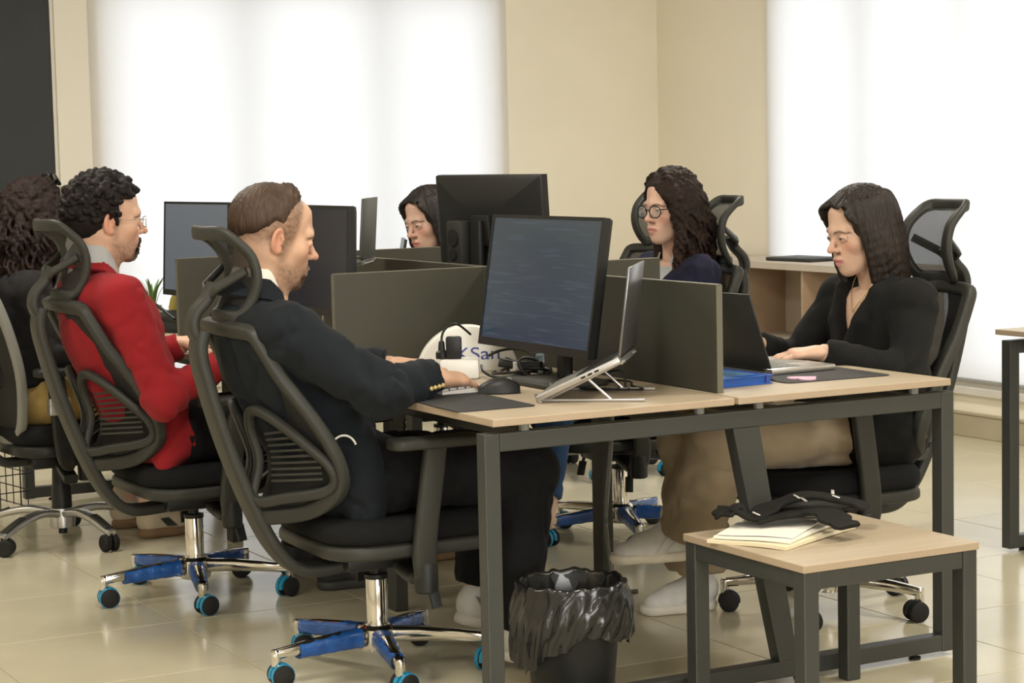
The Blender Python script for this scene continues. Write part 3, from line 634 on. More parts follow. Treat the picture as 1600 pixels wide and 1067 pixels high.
# mouse
t = thing('computer_mouse', 'black mouse lying on the desk mat beside the keyboard', 'mouse', (.268, .47, DH + .0031), R(-28)); m = MB(); rings = []
for i in range(9):
    u = i / 8; x = -.055 + .11 * u; wd = .031 * math.sin(math.pi * (.12 + .80 * u)) ** .5; hgt = .040 * (math.sin(math.pi * (.1 + .82 * (1 - u) ** .9)) ** .7); rings.append([(x, wd * math.cos(a), max(0, hgt * math.sin(a) ** .8 if math.sin(a) > 0 else 0)) for a in np.linspace(0, 2 * math.pi, 16, endpoint=False)])
m.loft(rings); m.build('shell', 'plastic_black', t, 60)
m = MB(); m.lathe([(.004, -.004), (.009, -.0035), (.009, .0035), (.004, .004)], (.026, 0, .030), 14, 1); m.build('scroll_wheel', 'plastic_grey', t)
# power strip with plugs
mat('strip_white', (.78, .77, .72), .35, noise=.02)
t = thing('power_strip', 'white power strip standing behind the keyboard', 'power strip', (.33, .86, DH + .0004), R(-28))
m = MB(); m.box((-.035, -.02, 0), (.075, .075, .055), bev=.008); m.build('body', 'strip_white', t)
mat('rocker', (.6, .58, .54), .4, noise=.02); m = MB(); m.box((.05, .02, .055), (.066, .045, .058)); m.build('switch', 'rocker', t, smooth=0)
t2 = thing('power_adapter', 'black charger block plugged into the white power strip', 'charger', (.342, .872, DH + .0558), R(-28)); m = MB(); m.box((-.022, -.017, 0), (.022, .017, .062), bev=.006); m.build('block', 'plastic_black', t2); m = MB(); m.box((-.008, -.006, .062), (.008, .006, .07), bev=.002); m.build('cable_plug', 'white_plastic', t2)
t2 = thing('power_plug', 'black cable plug beside the charger block', 'plug', (.314, .892, DH + .0558), R(-20)); m = MB(); m.lathe([(.016, 0), (.017, .004), (.017, .018), (.010, .024), (.0085, .045), (.006, .05)], seg=14); m.build('plug_body', 'plastic_black', t2)
m = MB(); m.tube(spl([(0, 0, .048), (.004, .002, .07), (.02, .012, .088), (.05, .03, .092), (.09, .06, .06)], 6), .0035, 8); m.build('lead', 'plastic_black', t2)
# round white case with blue lettering behind the monitor
t = thing('round_case', 'round white case with blue lettering behind the front monitor', 'case', (.475, 1.05, DH + .0004), R(-20))
def disc(th, s): return [(r_ * math.cos(a), th, max(0., -.018 + r_ * math.sin(a))) for r_, a in ((.150 * s, q) for q in np.linspace(R(6.9), R(173.1), 36))]
m = MB(); m.loft([disc(.026, .965), disc(.018, 1.0), disc(-.016, 1.0), disc(-.024, .975), disc(-.027, .93), disc(-.027, .5)]); m.build('shell', 'strip_white', t)
mat('ink_blue', (.05, .06, .30), .5, noise=.02)
fc = bpy.data.curves.new('lettering', 'FONT'); fc.body = 'KSan'; fc.size = .052; fc.extrude = .0004; fc.align_x = 'CENTER'; fc.materials.append(MATS['ink_blue']); fq = bpy.data.objects.new('lettering_curve', fc); COL.objects.link(fq); bpy.context.view_layer.update(); lm = bpy.data.meshes.new_from_object(fq.evaluated_get(bpy.context.evaluated_depsgraph_get())); bpy.data.objects.remove(fq); lm.name = 'lettering'; fo = bpy.data.objects.new('lettering', lm); COL.objects.link(fo); fo.parent = t; fo.rotation_euler = (R(90), 0, 0); fo.location = (.028, -.0276, .032); fo.scale = (1.25, 1, 1)
# cable bundle
t = thing('cable_bundle', 'tangle of black cables under the front monitor', 'cable', (.485, .76, DH + .0005)); rr = random.Random(3)
for k in range(7):
    a0 = rr.uniform(0, 6.28); rx, ry = rr.uniform(.05, .10), rr.uniform(.03, .06); tilt = rr.uniform(.1, .75); cx, cy = rr.uniform(-.05, .05), rr.uniform(-.06, .06)
    pts = [(cx + rx * math.cos(a0 + q) * .6 + .2 * ry * math.sin(q), cy - ry * 1.5 * math.sin(a0 + q) + .03 * math.cos(q), .006 + (tilt * .07) * (1 - math.cos(q + .4 * k)) / 1.0 * .75) for q in np.linspace(0, 5.6, 14)]
    m = MB(); m.tube(spl(pts, 4), .0042, 7); m.build('cable_loop', 'plastic_black', t)
m = MB(); m.sweep([(-.045, .03, .045), (0, .0, .035), (.045, -.05, .035)], rrect(.03, .024, .008)); m.build('cable_adapter', 'plastic_black', t)
m = MB(); m.lathe([(.016, -.01), (.018, -.008), (.018, .008), (.016, .01)], (-.01, 0, .03), 12, 0); m.build('cable_tie', 'white_plastic', t)
t = thing('desk_cable', 'thin black cables running from the monitor foot past the laptop stand', 'cable', (.56, .50, DH + .0005))
for k in range(3):
    pts = [(-.06 - .01 * k, .1, .008), (0, .04 + .02 * k, .006), (.05 + .02 * k, -.04, .03 * (k == 1) + .006), (.02 * k, -.15, .006), (-.05 + .03 * k, -.2 - .02 * k, .006), (-.10, -.14 + .02 * k, .006)]; m = MB(); m.tube(spl(pts, 6), .0028, 6); m.build('cable', 'plastic_black', t)
mat('packet_blue', (.30, .40, .47), .3, noise=.5, nscale=55)
o = MB().box((-.004, -.035, 0), (.022, .035, .052), bev=.006).build('tissue_packet', 'packet_blue'); o.location = (.60, .86, DH + .0004); o.rotation_euler = (0, 0, R(-30)); tag(o, 'small blue patterned packet behind the monitor foot', 'packet')
# notebook, coaster on the right-hand desk
mat('notebook_blue', (.012, .085, .36), .45, noise=.05); mat('notebook_light', (.10, .22, .40), .3, noise=.2, nscale=30); mat('pink', (.72, .42, .55), .6, noise=.03)
t = thing('notebook', 'blue notebook beside the end of the divider panel', 'notebook', (.855, .30, DH + .0004), R(4))
m = MB(); m.box((-.085, -.105, 0), (.085, .105, .003), bev=.001); m.box((-.085, -.105, .021), (.085, .105, .024), bev=.001); m.box((-.085, -.105, 0), (-.081, .105, .024), bev=.001); m.build('cover', 'notebook_blue', t, smooth=0)
MB().box((-.081, -.1, .003), (.08, .1, .021)).build('pages', 'notebook_blue', t, smooth=0)
MB().box((-.06, -.07, .024), (.055, .06, .0248)).build('cover_patch', 'notebook_light', t, smooth=0)
m = MB(); m.box((.062, -.1055, -.0001), (.068, .1055, .0252)); m.build('elastic_band', 'ink_blue', t, smooth=0)
m = MB(); m.tube([(.085, -.09, .012), (.098, -.10, .004)], .002, 6); m.build('ribbon', 'plastic_black', t)
h = [(.045 * (16 * math.sin(q) ** 3) / 16, .045 * (13 * math.cos(q) - 5 * math.cos(2 * q) - 2 * math.cos(3 * q) - math.cos(4 * q)) / 16) for q in np.linspace(0, 2 * math.pi, 36, endpoint=False)]
m = MB(); m.loft([[(a, b, 0) for a, b in h], [(a, b, .003) for a, b in h]]); o = m.build('coaster', 'pink', smooth=0); o.location = (1.065, .225, DH + .0029); o.rotation_euler = (0, 0, R(100)); tag(o, 'pink heart-shaped coaster on the dark desk mat', 'coaster')
# far left desk: plant, vase, bag and papers
mat('leaf', (.10, .19, .04), .5, noise=.2, nscale=30); mat('clay', (.36, .30, .05), .35, noise=.1); mat('pot', (.55, .5, .42), .6, noise=.05)
t = thing('potted_plant', 'small potted plant with thin leaves on the far left desk', 'plant', (.40, 3.62, DH + .0004))
MB().lathe([(.028, 0), (.036, .05), (.039, .055), (.034, .055), (.032, .046), (0, .046)], seg=18).build('pot', 'pot', t)
for k in range(12):
    a = k * 2.4; l = .08 + .05 * rr.random(); b = .02 + .045 * rr.random(); p = [(.01 * math.cos(a), .01 * math.sin(a), .046), (b * .6 * math.cos(a), b * .6 * math.sin(a), .046 + l * .6), (b * 1.5 * math.cos(a), b * 1.5 * math.sin(a), .046 + l)]
    q = spl(p, 4); m = MB(); m.sweep(q, [(-.006, 0), (0, -.0012), (.006, 0), (0, .0012)], (0, 0, 1), scale=[.5, .8, 1, 1, 1, .9, .7, .45, .1]); m.build('leaf', 'leaf', t)
t = thing('vase', 'olive yellow glazed vase below the grey-screened monitor', 'vase', (.47, 3.52, DH + .0004)); MB().lathe([(.025, 0), (.034, .02), (.036, .05), (.028, .085), (.017, .105), (.017, .115), (.020, .12), (.015, .12), (.013, .105), (0, .1)], seg=20).build('body', 'clay', t)
# crumpled black bag on that desk
t = thing('pouch', 'crumpled black pouch on the desk below the grey-screened monitor', 'pouch', (.30, 3.05, DH + .0004)); m = MB(); rings = []
for i in range(9):
    u = i / 8; s = math.sin(math.pi * (.08 + .84 * u)) ** .6; rings.append([(.10 * s * math.cos(a) + rr.uniform(-.008, .008), -.16 + .32 * u + rr.uniform(-.005, .005), max(0, .012 + .055 * s * math.sin(a) + rr.uniform(-.008, .010)) if math.sin(a) > -.1 else 0) for a in np.linspace(0, 2 * math.pi, 16, endpoint=False)])
m.loft(rings); m.build('body', 'plastic_black', t, 50); m = MB(); m.tube(spl([(-.05, -.12, .05), (-.09, -.03, .10), (-.08, .06, .09), (-.04, .12, .05)], 6), .006, 7); m.build('handle', 'plastic_black', t)
for k, (x, y, a) in enumerate(((.13, 2.02, .1), (.10, 2.26, -.2))):
    o = MB().box((-.10, -.14, 0), (.10, .14, .004), bev=.001).build('paper_sheet', 'paper'); o.location = on_desk(x, y); o.rotation_euler = (0, 0, a); tag(o, ['white papers on the desk by the forearm of the man in red', 'white papers on the desk beyond the far hand of the man in red'][k], 'paper')
# phone leaning on the far desk
t = thing('phone', 'dark phone standing upright on the desk left of the woman behind the monitors', 'phone', (1.23, 3.06, DH + .0004), R(-14)); m = MB(); m.box((-.004, -.036, .16), (.005, .036, .30), rot=rotm(0, R(10), 0), bev=.003); m.build('body', 'plastic_black', t)
m = MB(); m.box((-.0055, -.033, .165), (-.0035, .033, .305), rot=rotm(0, R(10), 0), piv=(.0005, 0, .235)); m.build('glass', 'screen_dark', t, smooth=0)
m = MB(); m.lathe([(.045, 0), (.045, .008), (.008, .012), (.006, .17)], (.008, 0, 0), 16); m.box((-.012, -.03, .150), (.018, .03, .160), bev=.002); m.build('phone_stand', 'plastic_grey', t)
# on the low shelf
SZ = SH + .0004
o = MB().box((-.11, -.17, 0), (.11, .17, .018), bev=.006).build('closed_laptop', 'plastic_dark'); o.location = (4.03, 4.24, SZ); o.rotation_euler = (0, 0, R(5)); tag(o, 'closed dark laptop lying on the low shelf', 'laptop')
o = MB().box((-.08, -.10, 0), (.08, .10, .012), bev=.004).build('tablet', 'plastic_black'); o.location = (4.08, 3.74, SZ); o.rotation_euler = (0, 0, R(-12)); tag(o, 'dark tablet on the low shelf behind the black-blazered woman\'s headrest', 'tablet')

# ================================================================== waste bin with its bag
mat('bag_black', (.012, .012, .012), .22, spec=.6, noise=.1, nscale=20)
t = thing('waste_bin', 'black waste bin lined with a shiny black bag, below the front desk', 'bin', (.30, .17, 0))
MB().lathe([(0, .002), (.098, .002), (.102, .006), (.128, .295), (.132, .300), (.128, .302), (.124, .295), (.098, .012), (0, .01)], seg=40).build('bin_body', 'plastic_black', t)
def bag(u, v):
    a = 2 * math.pi * u; zt = .30; n = lambda f, p: math.sin(f * a + p)
    pl = .35 * n(7, 1) + .3 * n(13, 2.2) + .25 * n(19, .4) + .2 * n(29, 5)
    if v < .3:
        w = v / .3; return ((.112 + .016 * w + .004 * pl) * math.cos(a), (.112 + .016 * w + .004 * pl) * math.sin(a), .22 + (zt + .008 - .22) * w + .006 * pl * w)
    if v < .42:
        w = (v - .3) / .12; r_ = .128 + .012 * math.sin(w * math.pi / 2) + .004 * pl; return (r_ * math.cos(a), r_ * math.sin(a), zt + .008 + .006 * math.sin(w * math.pi) + .006 * pl - .014 * w)
    w = (v - .42) / .58; low = .135 + .045 * n(1, 2.6) + .02 * n(3, 1) + .012 * pl
    r_ = .140 + .012 * math.sin(math.pi * w) + (.010 * pl + .006 * n(23, 9 * w)) * (w ** .6) + .004 * w; return (r_ * math.cos(a), r_ * math.sin(a), (zt - .006) * (1 - w) + low * w + .004 * n(9, 12 * w))
MB().grid(bag, 110, 34, .0008).build('bin_bag', 'bag_black', t, 80)
# conduit hanging from the bench frame to the floor
t = thing('cable_conduit', 'grey cable hanging from the bench down to the floor', 'cable', (1.06, 1.22, 0)); m = MB(); m.tube(spl([(.01, .0, .70), (.0, 0, .5), (-.02, .01, .25), (-.015, .0, .1), (.0, -.02, .012), (.05, -.06, .008)], 6), .007, 8); m.build('sheath', 'plastic_grey', t)
m = MB(); m.box((-.014, -.014, .09), (.004, .008, .125), bev=.003); m.build('clip', 'white_plastic', t)
# wire basket on the floor at the left
t = thing('wire_basket', 'dark wire basket on the floor behind the grey-base chair', 'basket', (-.27, 3.98, 0), R(10))
for z in (.01, .08, .15, .22):
    m = MB(); m.tube([(-.2 + .02 * (1 - z / .22), -.15, z), (.2, -.15, z), (.2, .15, z), (-.2, .15, z)], .0025, 6, closed=True); m.build('hoop', 'plastic_black', t)
for k in range(18):
    u = k / 18 * 4; s_ = int(u); f_ = u - s_; P = [(-.2 + .4 * f_, -.15), (.2, -.15 + .3 * f_), (.2 - .4 * f_, .15), (-.2, .15 - .3 * f_)][s_]; m = MB(); m.tube([(P[0], P[1], .005), (P[0], P[1], .225)], .0022, 6); m.build('wire', 'plastic_black', t)
# papers and straps on the small table
tz = TH + .0004
def sheet(label, x, y, rz, z, w, d, th, c, curl=.0):
    m = MB(); m.grid(lambda u, v: (-w / 2 + w * u, -d / 2 + d * v, th + curl * (max(0, u - .6) ** 2) * 3 + .002 * math.sin(5 * v + 3 * u)), 8, 8, th); o = m.build('paper_pad', c); o.location = (x, y, z); o.rotation_euler = (0, 0, rz); return tag(o, label, 'paper', 'papers on the small table')
sheet('cream paper pad lying lowest on the small table', .70, -.175, R(24), tz, .34, .22, .008, 'paper_cream')
sheet('white paper stack under the black straps on the small table', .69, -.165, R(30), tz + .0102, .29, .20, .006, 'paper')
sheet('topmost white sheet under the black straps, its corner curled', .685, -.155, R(36), tz + .0185, .26, .19, .003, 'paper', .02)
mat('webbing', (.012, .0115, .010), .8, spec=.2, noise=.15, nscale=60, bump=.2, bscale=300); mat('buckle', (.75, .74, .7), .25, metal=.6, noise=.05)
t = thing('folded_strap', 'folded black fabric straps with white stitching lying on the papers', 'strap', (.735, -.170, tz + .030), R(-4))
def strap(pts, w, th, name, ups=None, tw=0):
    q = spl(pts, 8); n = len(q); m = MB(); m.sweep(q, rrect(w, th, th * .4), (0, 0, 1), scale=[(1 + .12 * math.sin(i * .9 + tw), 1) for i in range(n)]); return m.build(name, 'webbing', t, 50)
strap([(-.15, .10, .012), (-.12, .07, .035), (-.09, .05, .010), (-.02, .06, .03), (.06, .03, .055), (.15, -.02, .038), (.185, -.05, .022)], .075, .012, 'upper_strap')
strap([(-.08, .04, .004), (.0, .0, .02), (.05, -.06, .028), (.055, -.12, .012), (.065, -.155, .004)], .085, .009, 'lower_strap', tw=1)
strap([(-.07, .09, .004), (.0, .07, .012), (.09, .07, .012), (.17, .04, .004)], .07, .010, 'back_strap', tw=2)
strap([(-.165, .06, .020), (-.135, .075, .036), (-.10, .10, .012)], .06, .006, 'loop_end')
for (x, y, z, a) in ((.02, .01, .058, 20), (.03, -.005, .052, 10), (.10, -.04, .058, 60), (.13, .02, .058, -30), (-.09, .02, .024, 40)):
    m = MB(); m.box((-.004, -.010, -.0015), (.004, .010, .0015), rot=rotm(R(20), R(10), R(a)), bev=.0006); m.xf(Matrix.Translation((x, y, z))); m.build('buckle', 'buckle', t)

# ================================================================== people: smooth implicit surfaces
class Fld:
    """signed-distance grid with smooth unions, meshed by surface nets"""
    def __init__(s, lo, hi, h):
        s.lo = np.array(lo, float); s.h = h; s.n = np.maximum(4, np.ceil((np.array(hi) - s.lo) / h).astype(int) + 1)
        s.ax = [(s.lo[i] + h * np.arange(s.n[i])).astype(np.float32) for i in range(3)]; s.D = np.full(s.n, .2, np.float32)
    def _sl(s, lo, hi):
        a = np.clip(np.floor((np.array(lo) - s.lo) / s.h).astype(int), 0, s.n); b = np.clip(np.ceil((np.array(hi) - s.lo) / s.h).astype(int) + 1, 0, s.n)
        return tuple(slice(a[i], b[i]) for i in range(3))
    def op(s, fn, lo, hi, k=.01, mode='u'):
        m = k + 3 * s.h; sl = s._sl(np.array(lo) - m, np.array(hi) + m)
        if any(q.stop <= q.start for q in sl): return
        X, Y, Z = s.ax[0][sl[0]][:, None, None], s.ax[1][sl[1]][None, :, None], s.ax[2][sl[2]][None, None, :]
        d = fn(X, Y, Z).astype(np.float32); A = s.D[sl]
        if mode == 'u': h = np.maximum(k - np.abs(A - d), 0) / k; s.D[sl] = np.minimum(A, d) - h * h * k * .25
        else:
            if mode == 's': d = -d
            h = np.maximum(k - np.abs(A - d), 0) / k; s.D[sl] = np.maximum(A, d) + h * h * k * .25
    def inter(s, fn, k=.005): s.op(fn, s.lo, s.lo + s.h * s.n, k, 'i')
    def cut(s, fn, k=.005): s.op(fn, s.lo, s.lo + s.h * s.n, k, 's')
    def ell(s, c, r, k=.01, rot=None, mode='u'):
        c = np.array(c, float); r = np.array([r] * 3 if np.isscalar(r) else r, float); M = None if rot is None else rotm(*[R(q) for q in rot]).T
        def f(X, Y, Z):
            p = [X - c[0], Y - c[1], Z - c[2]]
            if M is not None: p = [M[i, 0] * p[0] + M[i, 1] * p[1] + M[i, 2] * p[2] for i in range(3)]
            a = (p[0] / r[0]) ** 2 + (p[1] / r[1]) ** 2 + (p[2] / r[2]) ** 2; b = (p[0] / r[0] ** 2) ** 2 + (p[1] / r[1] ** 2) ** 2 + (p[2] / r[2] ** 2) ** 2
            k0 = np.sqrt(a); return k0 * (k0 - 1) / (np.sqrt(b) + 1e-9)
        e = r.max() if rot is not None else r
        s.op(f, c - e, c + e, k, mode)
    def cone(s, a, b, ra, rb=None, k=.01, sq=None, mode='u'):
        """tapered capsule; sq=(direction, scale) squashes its cross-section"""
        rb = ra if rb is None else rb; a = np.array(a, float); b = np.array(b, float); ab = b - a; L2 = ab @ ab + 1e-12
        if sq is not None:
            dv = np.array(sq[0], float); dv -= ab * (dv @ ab) / L2; dv /= np.linalg.norm(dv); q = 1 / sq[1] - 1
        def f(X, Y, Z):
            px, py, pz = X - a[0], Y - a[1], Z - a[2]; t = np.clip((px * ab[0] + py * ab[1] + pz * ab[2]) / L2, 0, 1)
            vx, vy, vz = px - t * ab[0], py - t * ab[1], pz - t * ab[2]
            if sq is not None:
                w = (vx * dv[0] + vy * dv[1] + vz * dv[2]) * q; vx = vx + dv[0] * w; vy = vy + dv[1] * w; vz = vz + dv[2] * w
            d = np.sqrt(vx * vx + vy * vy + vz * vz) - (ra + (rb - ra) * t)
            return d * (min(1, sq[1]) if sq is not None else 1)
        m = max(ra, rb) * (max(1, sq[1]) if sq is not None else 1); s.op(f, np.minimum(a, b) - m, np.maximum(a, b) + m, k, mode)
    def chain(s, P, r, k=.01, sq=None):
        for i in range(len(P) - 1): s.cone(P[i], P[i + 1], r[i], r[i + 1], k, sq)
    def mesh(s):
        D = s.D; ins = D < 0; c = np.zeros(tuple(q - 1 for q in D.shape), np.int8)
        O = [(i, j, k) for i in (0, 1) for j in (0, 1) for k in (0, 1)]; nx, ny, nz = c.shape
        for (i, j, k) in O: c += ins[i:i + nx, j:j + ny, k:k + nz]
        I = np.argwhere((c > 0) & (c < 8)); N = len(I)
        if N == 0: return np.zeros((0, 3)), np.zeros((0, 4), int)
        val = np.stack([D[I[:, 0] + i, I[:, 1] + j, I[:, 2] + k] for (i, j, k) in O], 1); off = np.array(O, float)
        acc = np.zeros((N, 3)); cnt = np.zeros(N)
        for a in range(8):
            for b in range(a + 1, 8):
                if np.abs(off[a] - off[b]).sum() != 1: continue
                m = (val[:, a] < 0) != (val[:, b] < 0); t = val[m, a] / (val[m, a] - val[m, b]); acc[m] += off[a] + t[:, None] * (off[b] - off[a]); cnt[m] += 1
        V = s.lo + s.h * (I + acc / cnt[:, None]); idx = np.full(c.shape, -1, np.int64); idx[I[:, 0], I[:, 1], I[:, 2]] = np.arange(N); F = []
        for ax in range(3):
            u, w = (ax + 1) % 3, (ax + 2) % 3; a = [slice(None)] * 3; b = [slice(None)] * 3; a[ax] = slice(0, -1); b[ax] = slice(1, None)
            A, B = ins[tuple(a)], ins[tuple(b)]
            for flip in (0, 1):
                E = np.argwhere((A & ~B) if flip == 0 else (~A & B)); ok = (E[:, u] > 0) & (E[:, w] > 0) & (E[:, u] < c.shape[u]) & (E[:, w] < c.shape[w]); E = E[ok]; q = []
                for du, dw in ((1, 1), (0, 1), (0, 0), (1, 0)):
                    e = E.copy(); e[:, u] -= du; e[:, w] -= dw; q.append(idx[e[:, 0], e[:, 1], e[:, 2]])
                q = np.stack(q, 1); F.append(q if flip == 0 else q[:, ::-1])
        F = np.concatenate(F); return V, F[(F >= 0).all(1)]
def vnoise(P, seed=0):
    P = np.asarray(P, float); I = np.floor(P).astype(np.int64); f = P - I; f = f * f * (3 - 2 * f); out = 0
    for i in (0, 1):
        for j in (0, 1):
            for k in (0, 1):
                h = ((I[:, 0] + i) * 374761393 + (I[:, 1] + j) * 668265263 + (I[:, 2] + k) * 2147483647 + seed * 974711) & 0x7fffffff
                h = (h ^ (h >> 13)) * 1274126177 & 0x7fffffff; h = (h ^ (h >> 16)) & 0xffff
                w = (f[:, 0] if i else 1 - f[:, 0]) * (f[:, 1] if j else 1 - f[:, 1]) * (f[:, 2] if k else 1 - f[:, 2]); out = out + w * (h / 32767.5 - 1)
    return out
def vnormals(V, F):
    n = np.cross(V[F[:, 2]] - V[F[:, 0]], V[F[:, 3]] - V[F[:, 1]]); N = np.zeros_like(V)
    for i in range(4): np.add.at(N, F[:, i], n)
    return N / (np.linalg.norm(N, axis=1, keepdims=True) + 1e-12)
def relax(V, F, it=1, lam=.5):
    for _ in range(it):
        S = np.zeros_like(V); C = np.zeros(len(V))
        for a, b in ((0, 1), (1, 2), (2, 3), (3, 0)):
            np.add.at(S, F[:, a], V[F[:, b]]); np.add.at(S, F[:, b], V[F[:, a]]); np.add.at(C, F[:, a], 1); np.add.at(C, F[:, b], 1)
        V = V + lam * (S / np.maximum(C, 1)[:, None] - V)
    return V
def mesh_obj(name, V, F, material, parent=None, colors=None):
    me = bpy.data.meshes.new(name); V = np.ascontiguousarray(V, np.float32); F = np.ascontiguousarray(F, np.int32)
    me.vertices.add(len(V)); me.vertices.foreach_set('co', V.ravel()); me.loops.add(F.size); me.loops.foreach_set('vertex_index', F.ravel())
    me.polygons.add(len(F)); me.polygons.foreach_set('loop_start', np.arange(0, F.size, 4, dtype=np.int32)); me.polygons.foreach_set('use_smooth', np.ones(len(F), bool)); me.update(calc_edges=True); me.validate()
    me.materials.append(MATS[material])
    if colors is not None:
        at = me.color_attributes.new('Col', 'FLOAT_COLOR', 'POINT'); at.data.foreach_set('color', np.concatenate([colors, np.ones((len(colors), 1))], 1).astype(np.float32).ravel())
    o = bpy.data.objects.new(name, me); COL.objects.link(o)
    if parent: o.parent = parent
    return o
def aff(M, P): M = np.array(M); return np.asarray(P, float) @ M[:3, :3].T + M[:3, 3]
def sm(x, a, b): t = np.clip((x - a) / (b - a), 0, 1); return t * t * (3 - 2 * t)
def lerp(c, d, w): return c * (1 - w[:, None]) + np.array(d) * w[:, None]

mat('skin', (.6, .4, .3), .5, sss=.12, vcol=True, spec=.4, bump=.05, bscale=350)
mat('hair', (.02, .012, .008), .45, vcol=True, spec=.35, noise=.3, nscale=110, stretch=(1, 1, .12), bump=.5, bscale=200)
mat('hair_curl', (.02, .012, .008), .62, vcol=True, spec=.2, noise=.25, nscale=120, bump=.3, bscale=260)
def cloth(name, c, rough=.85, sheen=.02, bscale=420, bump=.12, noise=.07): mat(name, c, rough, noise=noise, nscale=14, bump=bump, bscale=bscale, sheen=sheen, spec=.25); return name

CR_C, CR_R = np.array((-.012, 0, .036)), np.array((.098, .077, .088))
def build_head(p, C7):
    """p: dict(skin, lip, brow, beard, fem, jaw ...) in head space: +X face, +Z up. C7 in head space."""
    fem = p.get('fem', False); h = .0028
    f = Fld((-.135, -.10, -.20), (.14, .10, .14), h)
    f.ell(CR_C, CR_R, .01); jw = .9 if fem else 1.0
    f.ell((.028, 0, -.038), (.064, .058 * jw, .078), .03)
    for s in (-1, 1):
        f.cone((-.012, s * .052 * jw, -.045), (.060, s * .018, -.098), .019, .014, .03)
        f.ell((.056, s * .043 * jw, -.022), .022, .025)
        f.cone((.080, s * .040, .022), (.088, s * .008, .020), .0095 if not fem else .0075, .009, .018)
    f.ell((.073, 0, -.100), (.018, .019 * jw, .017), .02)
    f.ell((.074, 0, -.062), (.024, .030, .030), .02)
    f.cone((.060, 0, .060), (.082, 0, .030), .03, .012, .03)
    for s in (-1, 1): f.ell((.101, s * .031, .003), (.013, .017, .010), .014, mode='s')
    nl = p.get('nose', 1.0)
    f.cone((.088, 0, .014), (.107 + .004 * nl, 0, -.024), .0065, .0085, .010); f.ell((.110 + .005 * nl, 0, -.029), (.0105, .0105, .0095), .007)
    for s in (-1, 1): f.ell((.100, s * .0115, -.032), (.0095, .0075, .0075), .006)
    f.cone((.092, -.011, -.045), (.092, .011, -.045), .004, .004, .006, mode='s')
    lt = .0055 if not fem else .0068
    f.chain([(.089, -.023, -.0655), (.0985, -.008, -.0610), (.0995, 0, -.0625), (.0985, .008, -.0610), (.089, .023, -.0655)], [.003, lt, lt * .85, lt, .003], .005)
    f.chain([(.088, -.021, -.0675), (.0965, 0, -.0745), (.088, .021, -.0675)], [.003, lt * 1.15, .003], .005)
    f.chain([(.094, -.022, -.0668), (.1045, 0, -.0678), (.094, .022, -.0668)], [.0012, .0016, .0012], .003) if False else None
    f.chain([(.0955, -.024, -.0668), (.1055, 0, -.0680), (.0955, .024, -.0668)], [.0015, .0022, .0015], .003) if False else None
    f.cone((.098, -.019, -.0672), (.106, 0, -.0682), .0018, .0020, .003, mode='s'); f.cone((.098, .019, -.0672), (.106, 0, -.0682), .0018, .0020, .003, mode='s')
    lid = p.get('lid', .35)
    for s in (-1, 1):
        f.ell((.0795, s * .031, .002), .0125, .003)
        f.cone((.083, s * .046, .004 - .004 * lid), (.0895, s * .030, .0085 - .010 * lid), .0045, .0042, .004); f.cone((.0895, s * .030, .0085 - .010 * lid), (.084, s * .018, .003 - .003 * lid), .0042, .004, .004)
        f.cone((.083, s * .045, -.004), (.0865, s * .030, -.0085), .0035, .0035, .005); f.cone((.0865, s * .030, -.0085), (.083, s * .018, -.003), .0035, .0035, .005)
        # ear
        f.ell((-.016, s * .080, -.006), (.019, .0075, .031), .006, (-s * 8, 0, -s * 22)); f.ell((-.012, s * .0885, -.003), (.0115, .0075, .0195), .004, (0, 0, -s * 22), 's'); f.chain([(-.004, s * .0815, -.014), (-.002, s * .083, -.004), (-.006, s * .0825, .006)], [.0035, .004, .003], .003); f.ell((-.008, s * .078, -.030), (.009, .006, .010), .006)
    n0 = np.array((-.030, 0, -.045)); C7 = np.array(C7); nr = .050 if fem else .060
    f.cone(n0, C7 * .45 + n0 * .55 + (.006, 0, 0), nr, nr * .97, .03); f.cone(C7 * .45 + n0 * .55 + (.006, 0, 0), C7, nr * .97, nr * 1.12, .02)
    V, F = f.mesh(); V = relax(V, F, 1, .4)
    x, y, z = V.T; ay = np.abs(y); n1 = vnoise(V * 40, 1); n2 = vnoise(V * 160, 2)
    c = np.tile(np.array(p['skin'], float), (len(V), 1)) * (1 + .05 * n1 + .03 * n2)[:, None]
    red = np.array(p['skin']) * (1.0, .62, .58)
    c = lerp(c, red, .45 * np.exp(-((x - .075) ** 2 + (ay - .042) ** 2 + (z + .03) ** 2) / .0006)); c = lerp(c, red, .5 * np.exp(-((x - .115) ** 2 + y ** 2 + (z + .03) ** 2) / .00022)); c = lerp(c, red, .55 * sm(ay, .074, .082) * (np.abs(x + .012) < .03))
    lipw = sm(.0255 - ay, 0, .004) * sm(x, .080, .088) * sm(-z, .0545 + ay * .25, .0575 + ay * .25) * sm(z, -.0815 + ay * .4, -.0785 + ay * .4); c = lerp(c, p.get('lip', (.42, .16, .14)), .85 * lipw)
    bz = .0235 - .6 * (ay - .028) ** 2 / .028 - (.004 if not fem else .001); bw = np.exp(-((z - bz) / (.0042 if not fem else .003)) ** 2) * sm(ay, .010, .016) * sm(.056 - ay, 0, .012) * (x > .05); c = lerp(c, p.get('brow', (.02, .012, .008)), np.clip(bw * 1.25, 0, 1) * (.8 + .2 * n2))
